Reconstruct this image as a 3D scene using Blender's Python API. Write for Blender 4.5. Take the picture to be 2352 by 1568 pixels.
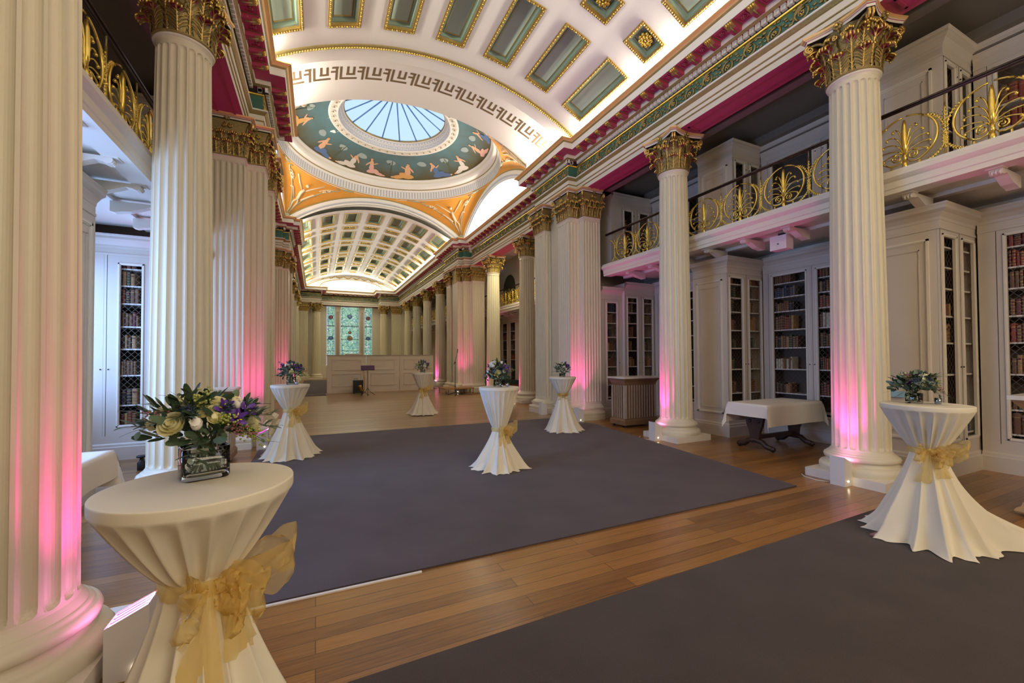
import bpy, bmesh, math, random
from mathutils import Vector, Matrix
random.seed(7)
for o in list(bpy.data.objects): bpy.data.objects.remove(o)
SC = bpy.context.scene
COL = SC.collection
PI = math.pi
R_ = math.radians
# ------------------------------------------------------------------ camera
yaw, pitch, roll = R_(25.286), R_(1.053), R_(-0.282)
fw = Vector((math.sin(yaw)*math.cos(pitch), math.cos(yaw)*math.cos(pitch), math.sin(pitch)))
rt0 = Vector((math.cos(yaw), -math.sin(yaw), 0)); up0 = rt0.cross(fw)
rt = rt0*math.cos(roll) + up0*math.sin(roll); up = up0*math.cos(roll) - rt0*math.sin(roll)
cam = bpy.data.cameras.new('camera'); cam_ob = bpy.data.objects.new('camera', cam); COL.objects.link(cam_ob)
cam_ob.matrix_world = Matrix(((rt.x, up.x, -fw.x, 0), (rt.y, up.y, -fw.y, 0), (rt.z, up.z, -fw.z, 1.5), (0, 0, 0, 1)))
cam.sensor_width = 36; cam.lens = 950.2/2352*36; cam.shift_y = 19/2352; cam.clip_start = 0.02; cam.clip_end = 200
SC.camera = cam_ob
# ------------------------------------------------------------------ view, world
SC.view_settings.view_transform = 'Standard'; SC.view_settings.look = 'None'
SC.view_settings.gamma = 1; SC.view_settings.use_curve_mapping = False
SC.view_settings.exposure = EXPO = 0.12
try:
    SC.cycles.use_denoising = True; SC.cycles.max_bounces = 7; SC.cycles.diffuse_bounces = 5
    SC.cycles.glossy_bounces = 3; SC.cycles.transmission_bounces = 5; SC.cycles.transparent_max_bounces = 8
    SC.cycles.caustics_reflective = False; SC.cycles.caustics_refractive = False
    SC.cycles.sample_clamp_indirect = 4; SC.cycles.use_adaptive_sampling = True; SC.cycles.adaptive_threshold = 0.03
except Exception: pass
W = bpy.data.worlds.new('world'); SC.world = W; W.use_nodes = True
W.node_tree.nodes['Background'].inputs[0].default_value = (0.62, 0.80, 1.0, 1); W.node_tree.nodes['Background'].inputs[1].default_value = 1.05

def area(name, loc, direction, sx, sy, power, color, spread=None, vis=True):
    l = bpy.data.lights.new(name, 'AREA'); l.shape = 'RECTANGLE'; l.size = sx; l.size_y = sy; l.energy = power; l.color = color
    if spread: l.spread = spread
    o = bpy.data.objects.new(name, l); COL.objects.link(o); o.location = loc
    o.rotation_mode = 'QUATERNION'; o.rotation_quaternion = Vector(direction).to_track_quat('-Z', 'Y')
    return o
XC = 2.345
WARM = (1.0, 0.83, 0.60); COVE = (1.0, 0.90, 0.74); BLUE = (0.28, 0.48, 1.0); PINK = (1.0, 0.045, 0.42)
def strip(name, x0, y0, x1, y1, z, d, w, power, color):
    """long thin lamp between two points, aiming along d"""
    L = math.hypot(x1-x0, y1-y0); l = bpy.data.lights.new(name, 'AREA'); l.shape = 'RECTANGLE'; l.size = L; l.size_y = w
    l.energy = power; l.color = color
    o = bpy.data.objects.new(name, l); COL.objects.link(o)
    X = Vector((x1-x0, y1-y0, 0)).normalized(); Z = -Vector(d).normalized(); Z = (Z - X*Z.dot(X)).normalized(); Y = Z.cross(X)
    o.matrix_world = Matrix(((X.x, Y.x, Z.x, (x0+x1)/2), (X.y, Y.y, Z.y, (y0+y1)/2), (X.z, Y.z, Z.z, z), (0, 0, 0, 1)))
    return o
# cove strips lying on top of the cornice, washing the vaults
for s in (-1, 1):
    strip('cove_light_near', XC+s*3.12, -3.6, XC+s*3.12, 7.9, 6.62, (-s*.55, 0, .83), .1, 330, COVE)
    strip('cove_light_pier', XC+s*3.0, 8.5, XC+s*3.0, 10.1, 6.62, (-s*.5, 0, .85), .1, 45, COVE)
    strip('cove_light_crossing', XC+s*3.75, 10.9, XC+s*3.75, 16.8, 6.66, (-s*.3, 0, .95), .12, 150, COVE)
    strip('cove_light_far', XC+s*3.12, 17.6, XC+s*3.12, 32.2, 6.62, (-s*.55, 0, .83), .1, 420, COVE)
strip('cove_light_end', .4, 33.3, 4.3, 33.3, 6.64, (0, -.2, .95), .3, 170, COVE)
# daylight of the window in the left aisle and warm lamps behind the camera
area('daylight_left', (-3.25, 4.15, 1.95), (1, .0, -.04), 1.9, 2.0, 130, BLUE)
area('daylight_left_second', (-3.25, 7.08, 1.95), (1, .0, -.04), 1.8, 2.0, 70, BLUE)
area('lamp_rear', (2.9, -3.8, 3.6), (.12, 1, -.10), 5.5, 1.8, 190, WARM)
area('gallery_lamp', (7.4, 14.0, 5.6), (0.1, 0, -1), .8, 5, 120, (1, .9, .55))
area('end_lamp', (2.345, 29.0, 5.6), (0, .3, -1), 3.0, 2.0, 60, (1, .80, .42))
area('far_lamp', (2.345, 22.0, 6.8), (0, .1, -1), 3.0, 3.0, 60, (1, .88, .66))

# ------------------------------------------------------------------ materials
def N(nt, t, **kw):
    n = nt.nodes.new(t)
    for k, v in kw.items(): setattr(n, k, v)
    return n
MATS = {}
def mat(name, col, rough=.6, metal=0., noise=0., nscale=8., bump=0., bscale=30., coat=0., trans=0., emit=None, es=0., alpha=None, col2=None, sub=0.):
    if name in MATS: return MATS[name]
    m = bpy.data.materials.new(name); m.use_nodes = True; nt = m.node_tree; b = nt.nodes['Principled BSDF']
    b.inputs['Base Color'].default_value = (*col, 1); b.inputs['Roughness'].default_value = rough; b.inputs['Metallic'].default_value = metal
    if coat: b.inputs['Coat Weight'].default_value = coat; b.inputs['Coat Roughness'].default_value = .15
    if trans: b.inputs['Transmission Weight'].default_value = trans
    if emit: b.inputs['Emission Color'].default_value = (*emit, 1); b.inputs['Emission Strength'].default_value = es
    if alpha is not None: b.inputs['Alpha'].default_value = alpha
    tc = None
    if noise or bump: tc = N(nt, 'ShaderNodeTexCoord')
    if noise:
        n = N(nt, 'ShaderNodeTexNoise'); n.inputs['Scale'].default_value = nscale; n.inputs['Detail'].default_value = 5
        nt.links.new(tc.outputs['Object'], n.inputs['Vector'])
        r = N(nt, 'ShaderNodeMix', data_type='RGBA'); r.inputs[6].default_value = (*[c*(1-noise) for c in col], 1)
        r.inputs[7].default_value = (*(col2 or [min(1, c*(1+noise)) for c in col]), 1)
        nt.links.new(n.outputs[0], r.inputs[0]); nt.links.new(r.outputs[2], b.inputs['Base Color'])
    if bump:
        n = N(nt, 'ShaderNodeTexNoise'); n.inputs['Scale'].default_value = bscale; n.inputs['Detail'].default_value = 4
        nt.links.new(tc.outputs['Object'], n.inputs['Vector'])
        bp = N(nt, 'ShaderNodeBump'); bp.inputs['Strength'].default_value = bump; bp.inputs['Distance'].default_value = .01
        nt.links.new(n.outputs[0], bp.inputs['Height']); nt.links.new(bp.outputs[0], b.inputs['Normal'])
    MATS[name] = m
    return m
CREAM = mat('cream_paint', (.75, .70, .545), .45, noise=.04, nscale=3)
CREAM2 = mat('pale_moulding_paint', (.80, .755, .66), .5, noise=.03, nscale=4)
CASE = mat('stone_cream_joinery_paint', (.66, .60, .52), .45, noise=.05, nscale=2.5)
PLASTER = mat('white_plaster', (.88, .86, .82), .8, noise=.03, nscale=1.5)
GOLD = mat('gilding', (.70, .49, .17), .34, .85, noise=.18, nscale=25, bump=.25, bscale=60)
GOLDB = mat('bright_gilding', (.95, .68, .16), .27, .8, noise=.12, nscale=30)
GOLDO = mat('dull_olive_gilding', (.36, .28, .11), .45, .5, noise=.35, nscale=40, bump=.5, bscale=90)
GCOVE = mat('orange_gold_paint', (.85, .55, .24), .4, .35, noise=.1, nscale=6)
CRIM = mat('crimson_paint', (.42, .05, .11), .5, noise=.2, nscale=30)
SOFF = mat('soffit_crimson_paint', (.50, .07, .17), .5, noise=.06, nscale=5)
GREEN = mat('frieze_green_paint', (.055, .17, .13), .5, noise=.15, nscale=14)
COFG = mat('coffer_green_paint', (.30, .42, .33), .5, noise=.05, nscale=6)
COFL = mat('coffer_panel_pale_green', (.45, .58, .48), .45, noise=.04, nscale=3)
DARK = mat('near_black_brown', (.03, .022, .018), .7)  # near-black brown for dentil backing, abacus undersides, door joints and leads
KEYB = mat('greek_key_recess_shade', (.17, .11, .05), .6)  # brown strips stand in for the darkness inside the recessed key strokes
GREYL = mat('pale_grey_blue_paint', (.55, .58, .66), .6)
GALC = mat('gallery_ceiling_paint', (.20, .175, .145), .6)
WHITEB = mat('white_lacquer', (.80, .79, .78), .4)
BLACK = mat('matt_black', (.012, .012, .014), .45)
IRON = mat('dark_iron_rail', (.035, .018, .014), .35, .3)
DWOOD = mat('dark_carved_wood', (.045, .022, .014), .4, noise=.3, nscale=12)
LWOOD = mat('pale_oak', (.42, .29, .15), .45, noise=.2, nscale=9)
LGREY = mat('limed_oak', (.40, .36, .29), .55, noise=.15, nscale=14)
MARB = mat('white_marble', (.74, .70, .62), .25, noise=.12, nscale=6)
CLOTH = mat('ivory_stretch_cloth', (.84, .78, .63), .8, bump=.05, bscale=300)
LINEN = mat('white_linen', (.86, .82, .74), .85, bump=.1, bscale=160)
DKBLUE = mat('dark_blue', (.03, .06, .16), .5)

def organza():
    m = bpy.data.materials.new('gold_organza'); m.use_nodes = True; nt = m.node_tree; b = nt.nodes['Principled BSDF']
    b.inputs['Base Color'].default_value = (.95, .74, .30, 1); b.inputs['Roughness'].default_value = .35
    out = nt.nodes['Material Output']; tr = N(nt, 'ShaderNodeBsdfTransparent'); tr.inputs[0].default_value = (1, .95, .78, 1)
    tl = N(nt, 'ShaderNodeBsdfTranslucent'); tl.inputs[0].default_value = (.98, .80, .36, 1)
    m1 = N(nt, 'ShaderNodeMixShader'); m1.inputs[0].default_value = .4; nt.links.new(b.outputs[0], m1.inputs[1]); nt.links.new(tl.outputs[0], m1.inputs[2])
    m2 = N(nt, 'ShaderNodeMixShader'); m2.inputs[0].default_value = .46; nt.links.new(tr.outputs[0], m2.inputs[1]); nt.links.new(m1.outputs[0], m2.inputs[2])
    nt.links.new(m2.outputs[0], out.inputs[0]); return m
ORG = organza()
def glassmat(name, tint, trans=.82):
    m = bpy.data.materials.new(name); m.use_nodes = True; nt = m.node_tree; b = nt.nodes['Principled BSDF']
    b.inputs['Base Color'].default_value = (*tint, 1); b.inputs['Roughness'].default_value = .04; b.inputs['Metallic'].default_value = .0
    out = nt.nodes['Material Output']; tr = N(nt, 'ShaderNodeBsdfTransparent'); tr.inputs[0].default_value = (*tint, 1)
    g = N(nt, 'ShaderNodeBsdfGlossy'); g.inputs['Roughness'].default_value = .03; g.inputs[0].default_value = (1, 1, 1, 1)
    fr = N(nt, 'ShaderNodeFresnel'); fr.inputs[0].default_value = 1.5
    ma = N(nt, 'ShaderNodeMath', operation='ADD'); ma.inputs[1].default_value = 1-trans-.1; nt.links.new(fr.outputs[0], ma.inputs[0])
    mx = N(nt, 'ShaderNodeMixShader'); nt.links.new(ma.outputs[0], mx.inputs[0]); nt.links.new(tr.outputs[0], mx.inputs[1]); nt.links.new(g.outputs[0], mx.inputs[2])
    nt.links.new(mx.outputs[0], out.inputs[0]); return m
GLASS = glassmat('clear_vase_glass', (.95, .975, .98), .90)
def skyglass():
    m = bpy.data.materials.new('skylight_glass'); m.use_nodes = True; nt = m.node_tree; b = nt.nodes['Principled BSDF']; out = nt.nodes['Material Output']
    tr = N(nt, 'ShaderNodeBsdfTransparent'); tr.inputs[0].default_value = (.88, .95, 1, 1); tl = N(nt, 'ShaderNodeBsdfTranslucent'); tl.inputs[0].default_value = (.8, .9, 1, 1)
    mx = N(nt, 'ShaderNodeMixShader'); mx.inputs[0].default_value = .12; nt.links.new(tr.outputs[0], mx.inputs[1]); nt.links.new(tl.outputs[0], mx.inputs[2]); nt.links.new(mx.outputs[0], out.inputs[0]); return m
SKYG = skyglass()
LEDP = mat('pink_lamp', (1, .3, .7), .4, emit=(1, .25, .72), es=14)
LEDW = mat('small_white_lamp', (1, .9, .7), .4, emit=(1, .85, .6), es=40)

def stained():
    m = bpy.data.materials.new('stained_glass'); m.use_nodes = True; nt = m.node_tree; b = nt.nodes['Principled BSDF']
    tc = N(nt, 'ShaderNodeTexCoord')
    v = N(nt, 'ShaderNodeTexVoronoi', feature='F1'); v.inputs['Scale'].default_value = 13
    e = N(nt, 'ShaderNodeTexVoronoi', feature='DISTANCE_TO_EDGE'); e.inputs['Scale'].default_value = 13
    sep = N(nt, 'ShaderNodeSeparateXYZ'); nt.links.new(tc.outputs['Object'], sep.inputs[0])
    nt.links.new(tc.outputs['Object'], v.inputs['Vector']); nt.links.new(tc.outputs['Object'], e.inputs['Vector'])
    rp = N(nt, 'ShaderNodeValToRGB'); cr = rp.color_ramp
    for p, c in ((0, (.06, .30, .30, 1)), (.35, (.20, .55, .50, 1)), (.6, (.42, .75, .58, 1)), (.8, (.10, .32, .42, 1)), (1, (.50, .78, .50, 1))):
        el = cr.elements.new(p) if p not in (0, 1) else cr.elements[0 if p == 0 else 1]; el.color = c
    wh = N(nt, 'ShaderNodeSeparateColor'); nt.links.new(v.outputs['Color'], wh.inputs[0]); nt.links.new(wh.outputs[0], rp.inputs[0])
    lt = N(nt, 'ShaderNodeMath', operation='GREATER_THAN'); lt.inputs[1].default_value = .03; nt.links.new(e.outputs[0], lt.inputs[0])
    mx = N(nt, 'ShaderNodeMix', data_type='RGBA'); mx.inputs[6].default_value = (.01, .03, .03, 1)
    nt.links.new(lt.outputs[0], mx.inputs[0]); nt.links.new(rp.outputs[0], mx.inputs[7])
    nt.links.new(mx.outputs[2], b.inputs['Emission Color']); b.inputs['Emission Strength'].default_value = .75
    b.inputs['Base Color'].default_value = (.05, .12, .1, 1); return m
STAIN = stained()

def wood():
    m = bpy.data.materials.new('oak_floorboards'); m.use_nodes = True; nt = m.node_tree; b = nt.nodes['Principled BSDF']
    tc = N(nt, 'ShaderNodeTexCoord'); mp = N(nt, 'ShaderNodeMapping'); nt.links.new(tc.outputs['Object'], mp.inputs[0])
    br = N(nt, 'ShaderNodeTexBrick'); nt.links.new(mp.outputs[0], br.inputs['Vector'])
    br.offset = .37; br.inputs['Scale'].default_value = 1; br.inputs['Brick Width'].default_value = 1.9; br.inputs['Row Height'].default_value = .112
    br.inputs['Mortar Size'].default_value = .0022; br.inputs['Color1'].default_value = (0, 0, 0, 1); br.inputs['Color2'].default_value = (1, 1, 1, 1)
    br.inputs['Mortar'].default_value = (.5, .5, .5, 1); br.inputs['Mortar Smooth'].default_value = .2
    mp2 = N(nt, 'ShaderNodeMapping'); mp2.inputs['Scale'].default_value = (1.2, 22, 1); nt.links.new(tc.outputs['Object'], mp2.inputs[0])
    n = N(nt, 'ShaderNodeTexNoise'); n.inputs['Scale'].default_value = 3; n.inputs['Detail'].default_value = 8; nt.links.new(mp2.outputs[0], n.inputs['Vector'])
    add = N(nt, 'ShaderNodeMath', operation='MULTIPLY_ADD'); add.inputs[1].default_value = .45
    sc = N(nt, 'ShaderNodeSeparateColor'); nt.links.new(br.outputs['Color'], sc.inputs[0]); nt.links.new(sc.outputs[0], add.inputs[0])
    mm = N(nt, 'ShaderNodeMath', operation='MULTIPLY'); mm.inputs[1].default_value = .75; nt.links.new(n.outputs[0], mm.inputs[0]); nt.links.new(mm.outputs[0], add.inputs[2])
    def ramp(a, c):
        r = N(nt, 'ShaderNodeValToRGB'); r.color_ramp.elements[0].position = .2; r.color_ramp.elements[1].position = .85
        r.color_ramp.elements[0].color = (*a, 1); r.color_ramp.elements[1].color = (*c, 1); nt.links.new(add.outputs[0], r.inputs[0]); return r
    r1 = ramp((.13, .052, .010), (.37, .175, .036)); r2 = ramp((.18, .105, .042), (.35, .22, .095))
    # paler dance floor under the dome: part wood tone, part light put in colour
    sp = N(nt, 'ShaderNodeSeparateXYZ'); nt.links.new(tc.outputs['Object'], sp.inputs[0])
    def cmp(op, sock, val):
        c = N(nt, 'ShaderNodeMath', operation=op); c.inputs[1].default_value = val; nt.links.new(sock, c.inputs[0]); return c.outputs[0]
    a1 = cmp('GREATER_THAN', sp.outputs[1], 8.6); a2 = cmp('LESS_THAN', sp.outputs[1], 18.7); a3 = cmp('LESS_THAN', sp.outputs[0], 5.6)
    m1 = N(nt, 'ShaderNodeMath', operation='MULTIPLY'); nt.links.new(a1, m1.inputs[0]); nt.links.new(a2, m1.inputs[1])
    m2 = N(nt, 'ShaderNodeMath', operation='MULTIPLY'); nt.links.new(m1.outputs[0], m2.inputs[0]); nt.links.new(a3, m2.inputs[1])
    mx = N(nt, 'ShaderNodeMix', data_type='RGBA'); nt.links.new(m2.outputs[0], mx.inputs[0]); nt.links.new(r1.outputs[0], mx.inputs[6]); nt.links.new(r2.outputs[0], mx.inputs[7])
    dk = N(nt, 'ShaderNodeMix', data_type='RGBA'); nt.links.new(br.outputs['Fac'], dk.inputs[0]); nt.links.new(mx.outputs[2], dk.inputs[6]); dk.inputs[7].default_value = (.05, .022, .008, 1)
    nt.links.new(dk.outputs[2], b.inputs['Base Color']); b.inputs['Roughness'].default_value = .34
    b.inputs['Coat Weight'].default_value = .35; b.inputs['Coat Roughness'].default_value = .2
    bp = N(nt, 'ShaderNodeBump'); bp.inputs['Strength'].default_value = .25; bp.inputs['Distance'].default_value = .003; bp.invert = True
    nt.links.new(br.outputs['Fac'], bp.inputs['Height']); nt.links.new(bp.outputs[0], b.inputs['Normal'])
    return m
FLOORM = wood()
def carpetm(name, c1, c2):
    m = bpy.data.materials.new(name); m.use_nodes = True; nt = m.node_tree; b = nt.nodes['Principled BSDF']
    tc = N(nt, 'ShaderNodeTexCoord')
    n = N(nt, 'ShaderNodeTexNoise'); n.inputs['Scale'].default_value = 260; n.inputs['Detail'].default_value = 2
    n2 = N(nt, 'ShaderNodeTexNoise'); n2.inputs['Scale'].default_value = 2.2; n2.inputs['Detail'].default_value = 5
    for q in (n, n2): nt.links.new(tc.outputs['Object'], q.inputs['Vector'])
    a = N(nt, 'ShaderNodeMath', operation='MULTIPLY_ADD'); a.inputs[1].default_value = .65; nt.links.new(n.outputs[0], a.inputs[0])
    a2 = N(nt, 'ShaderNodeMath', operation='MULTIPLY'); a2.inputs[1].default_value = .4; nt.links.new(n2.outputs[0], a2.inputs[0]); nt.links.new(a2.outputs[0], a.inputs[2])
    r = N(nt, 'ShaderNodeValToRGB'); r.color_ramp.elements[0].position = .3; r.color_ramp.elements[1].position = .75
    r.color_ramp.elements[0].color = (*c1, 1); r.color_ramp.elements[1].color = (*c2, 1)
    nt.links.new(a.outputs[0], r.inputs[0]); nt.links.new(r.outputs[0], b.inputs['Base Color']); b.inputs['Roughness'].default_value = .95
    b.inputs['Sheen Weight'].default_value = .08
    bp = N(nt, 'ShaderNodeBump'); bp.inputs['Strength'].default_value = .5; bp.inputs['Distance'].default_value = .004
    nt.links.new(n.outputs[0], bp.inputs['Height']); nt.links.new(bp.outputs[0], b.inputs['Normal']); return m
CARP1 = carpetm('mauve_grey_carpet', (.042, .031, .036), (.098, .077, .083))
CARP2 = carpetm('brown_grey_carpet', (.031, .023, .021), (.076, .060, .055))

# ------------------------------------------------------------------ mesh builder
class MB:
    def __init__(s): s.v = []; s.f = []; s.m = []; s.sm = []; s.mats = []; s.T = None
    def mi(s, m):
        if m not in s.mats: s.mats.append(m)
        return s.mats.index(m)
    def vert(s, p):
        if s.T is not None: p = s.T @ Vector(p)
        s.v.append(tuple(p)); return len(s.v)-1
    def face(s, idx, m, sm=False): s.f.append(tuple(idx)); s.m.append(s.mi(m)); s.sm.append(sm)
    def quad(s, a, b, c, d, m): s.face([s.vert(a), s.vert(b), s.vert(c), s.vert(d)], m)
    def box(s, x0, y0, z0, x1, y1, z1, m, skip=''):
        i = [s.vert(p) for p in ((x0,y0,z0),(x1,y0,z0),(x1,y1,z0),(x0,y1,z0),(x0,y0,z1),(x1,y0,z1),(x1,y1,z1),(x0,y1,z1))]
        for k, q in (('b',(3,2,1,0)),('t',(4,5,6,7)),('f',(0,1,5,4)),('r',(1,2,6,5)),('k',(2,3,7,6)),('l',(3,0,4,7))):
            if k not in skip: s.face([i[j] for j in q], m)
    def grid(s, rows, m, closed=False, sm=True, flip=False, mf=None):
        """rows: list of equal-length point lists"""
        n = len(rows[0]); ids = [[s.vert(p) for p in r] for r in rows]
        for a in range(len(rows)-1):
            for b in range(n if closed else n-1):
                q = (ids[a][b], ids[a][(b+1) % n], ids[a+1][(b+1) % n], ids[a+1][b])
                s.face(q[::-1] if flip else q, mf(a, b) if mf else m, sm)
        return ids
    def lathe(s, prof, m, n=32, c=(0, 0), sm=True, mf=None, cap=False):
        rows = [[(c[0]+r*math.cos(2*PI*k/n), c[1]+r*math.sin(2*PI*k/n), z) for k in range(n)] for r, z in prof]
        ids = s.grid(rows, m, True, sm, mf=mf)
        if cap: s.face(ids[-1], m); s.face(ids[0][::-1], m)
    def tube(s, pts, r, m, n=5, r1=None, cap=True):
        pts = [Vector(p) for p in pts]; rows = []; L = len(pts)
        for i, p in enumerate(pts):
            t = (pts[min(i+1, L-1)]-pts[max(i-1, 0)])
            if t.length < 1e-9: t = Vector((0, 0, 1))
            t.normalize(); a = Vector((1, 0, 0)) if abs(t.x) < .8 else Vector((0, 0, 1))
            u = t.cross(a).normalized(); w = t.cross(u)
            if callable(r): rr = r(i/(L-1))
            else: rr = r if r1 is None else r+(r1-r)*i/(L-1)
            rows.append([p+u*rr*math.cos(2*PI*k/n)+w*rr*math.sin(2*PI*k/n) for k in range(n)])
        ids = s.grid(rows, m, True)
        if cap: s.face(ids[0][::-1], m); s.face(ids[-1], m)
    def blob(s, c, r, m, n=6, k=4, sc=(1, 1, 1)):
        rows = [[(c[0]+sc[0]*r*math.sin(PI*j/k)*math.cos(2*PI*i/n), c[1]+sc[1]*r*math.sin(PI*j/k)*math.sin(2*PI*i/n), c[2]-sc[2]*r*math.cos(PI*j/k)) for i in range(n)] for j in range(1, k)]
        ids = s.grid(rows, m, True); a = s.vert((c[0], c[1], c[2]-sc[2]*r)); b = s.vert((c[0], c[1], c[2]+sc[2]*r))
        for i in range(n):
            s.face((a, ids[0][(i+1) % n], ids[0][i]), m, True); s.face((b, ids[-1][i], ids[-1][(i+1) % n]), m, True)
    def ring_prism(s, outer, m, z0, z1):
        """vertical prism of a polygon"""
        a = [s.vert((x, y, z0)) for x, y in outer]; b = [s.vert((x, y, z1)) for x, y in outer]; n = len(a)
        for i in range(n): s.face((a[i], a[(i+1) % n], b[(i+1) % n], b[i]), m)
        s.face(a[::-1], m); s.face(b, m)
    def mesh(s, name):
        me = bpy.data.meshes.new(name); me.from_pydata(s.v, [], s.f)
        for m in s.mats: me.materials.append(m)
        me.polygons.foreach_set('material_index', s.m); me.polygons.foreach_set('use_smooth', s.sm)
        me.update(); return me
    def build(s, name, parent=None, loc=None):
        o = bpy.data.objects.new(name, s.mesh(name)); COL.objects.link(o)
        if parent is not None: o.parent = parent
        if loc is not None: o.location = loc
        return o
def tag(o, label=None, cat=None, group=None, kind=None):
    if label: o['label'] = label
    if cat: o['category'] = cat
    if group: o['group'] = group
    if kind: o['kind'] = kind
    return o
def empty(name, label, cat, loc=(0, 0, 0), rz=0, group=None):
    o = bpy.data.objects.new(name, None); COL.objects.link(o); o.location = loc; o.rotation_euler = (0, 0, rz); o.empty_display_size = .1
    return tag(o, label, cat, group)
def struct(mb, name): o = mb.build(name); o['kind'] = 'structure'; return o
def inst(mesh, name, parent=None, M=None, loc=None):
    o = bpy.data.objects.new(name, mesh); COL.objects.link(o)
    if parent is not None: o.parent = parent
    if M is not None: o.matrix_local = M
    if loc is not None: o.location = loc
    return o
def copy_tree(o, parent=None):
    c = o.copy(); COL.objects.link(c); c.parent = parent
    for ch in [q for q in bpy.data.objects if q.parent == o]: copy_tree(ch, c)
    return c
def children(o): return [q for q in bpy.data.objects if q.parent == o]
# ================================================================== STRUCTURE
XR = lambda hw: XC+hw
f = MB(); f.box(-3.6, -4.6, -.12, 8.7, 35.0, 0, FLOORM); struct(f, 'floor')
# aisle and end walls
w = MB(); w.box(8.34, -4.6, 0, 8.64, 35, 6.2, CASE)
struct(w, 'wall_right')
w = MB()   # the left aisle wall has a window opening in each bay, out of the photograph
w.box(-3.6, -4.6, 0, -3.3, 3.2, 6.2, CASE); w.box(-3.6, 5.1, 0, -3.3, 6.18, 6.2, CASE); w.box(-3.6, 7.98, 0, -3.3, 35, 6.2, CASE)
for ya, yb in ((3.2, 5.1), (6.18, 7.98)): w.box(-3.6, ya, 0, -3.3, yb, .9, CASE); w.box(-3.6, ya, 2.95, -3.3, yb, 6.2, CASE)
struct(w, 'wall_left')
w = MB(); w.box(-3.6, -4.9, 0, 8.6, -4.6, 8.6, CREAM2); struct(w, 'wall_rear')
w = MB()
EY = 34.62
for a, b in ((-3.6, XC-1.66), (XC-1.07, XC-.68), (XC+.68, XC+1.07), (XC+1.66, 8.6)): w.box(a, EY, 0, b, EY+.3, 6.6, CREAM)
for a, b in ((XC-1.66, XC-1.07), (XC-.68, XC+.68), (XC+1.07, XC+1.66)): w.box(a, EY, 0, b, EY+.3, .95, CREAM)
w.box(-3.6, EY, 5.5, 8.7, EY+.3, 6.6, CREAM)
struct(w, 'wall_end')
w = MB(); w.box(6.28, 8.92, 0, 8.339, 9.3, 5.7, CASE); struct(w, 'wall_partition_right'); w = MB(); w.box(-3.299, 8.92, 0, -1.59, 9.3, 5.7, CASE); struct(w, 'wall_partition_left')
w = MB(); w.box(6.76, 19.2, 0, 8.339, 19.5, 5.7, CASE); struct(w, 'wall_cross_right'); w = MB(); w.box(-3.299, 19.2, 0, -2.07, 19.5, 5.7, CASE); struct(w, 'wall_cross_left')
# aisle ceilings (gallery soffits) and roof over the aisles
def simple(name, *boxes):
    b = MB()
    for bx in boxes: b.box(*bx)
    return struct(b, name)
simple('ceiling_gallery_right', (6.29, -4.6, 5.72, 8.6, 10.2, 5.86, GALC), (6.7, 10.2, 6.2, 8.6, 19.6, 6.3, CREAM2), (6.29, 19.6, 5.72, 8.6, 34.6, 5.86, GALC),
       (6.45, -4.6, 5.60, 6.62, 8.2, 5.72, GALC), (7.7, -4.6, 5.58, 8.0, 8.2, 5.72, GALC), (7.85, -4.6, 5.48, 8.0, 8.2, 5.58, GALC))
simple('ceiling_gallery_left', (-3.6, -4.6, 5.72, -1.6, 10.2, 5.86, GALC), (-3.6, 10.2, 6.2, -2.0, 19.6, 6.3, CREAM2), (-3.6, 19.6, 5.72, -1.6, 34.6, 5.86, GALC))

# ---------------- entablature: one profile swept along the mitred plan of the hall
TOPZ = 6.605
PROF = [  # offset toward the hall, height, material of the face that starts here
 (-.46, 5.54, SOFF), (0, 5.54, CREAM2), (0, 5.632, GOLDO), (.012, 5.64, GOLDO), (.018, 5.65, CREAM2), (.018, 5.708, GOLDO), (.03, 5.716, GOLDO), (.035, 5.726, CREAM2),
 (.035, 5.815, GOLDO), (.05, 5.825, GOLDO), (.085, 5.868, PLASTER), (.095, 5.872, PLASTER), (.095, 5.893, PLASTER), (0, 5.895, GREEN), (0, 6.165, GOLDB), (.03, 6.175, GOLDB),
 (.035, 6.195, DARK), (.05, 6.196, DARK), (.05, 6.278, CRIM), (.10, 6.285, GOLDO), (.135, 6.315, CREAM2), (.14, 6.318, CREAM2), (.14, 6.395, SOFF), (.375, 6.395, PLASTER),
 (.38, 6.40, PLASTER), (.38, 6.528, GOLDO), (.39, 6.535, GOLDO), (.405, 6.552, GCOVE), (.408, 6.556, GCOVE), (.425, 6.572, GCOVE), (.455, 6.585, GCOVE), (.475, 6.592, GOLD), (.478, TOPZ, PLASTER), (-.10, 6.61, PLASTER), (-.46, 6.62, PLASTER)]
RP = [(5.81, -4.6), (5.81, 8.5), (5.58, 8.5), (5.58, 10.15), (6.185, 10.15), (6.185, 17.2), (5.845, 17.2), (5.845, 17.42), (5.65, 17.42), (5.65, 19.6), (5.815, 19.6), (5.815, 32.87), (4.45, 32.87), (4.45, 34.2)]
def hwp(s): return [(XC+s*(x-XC), y) for x, y in RP]
def offs_path(pts, d, side):
    """offset an open orthogonal polyline by d to its hall side"""
    out = []
    n = len(pts)
    def nrm(i):
        (x0, y0), (x1, y1) = pts[i], pts[i+1]; L = math.hypot(x1-x0, y1-y0); return (-(y1-y0)/L*side, (x1-x0)/L*side)
    for i, (x, y) in enumerate(pts):
        if i == 0: a = nrm(0); out.append((x+a[0]*d, y+a[1]*d))
        elif i == n-1: a = nrm(n-2); out.append((x+a[0]*d, y+a[1]*d))
        else:
            a, b = nrm(i-1), nrm(i); k = 1/(1+a[0]*b[0]+a[1]*b[1])
            out.append((x+(a[0]+b[0])*k*d, y+(a[1]+b[1])*k*d))
    return out
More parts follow.
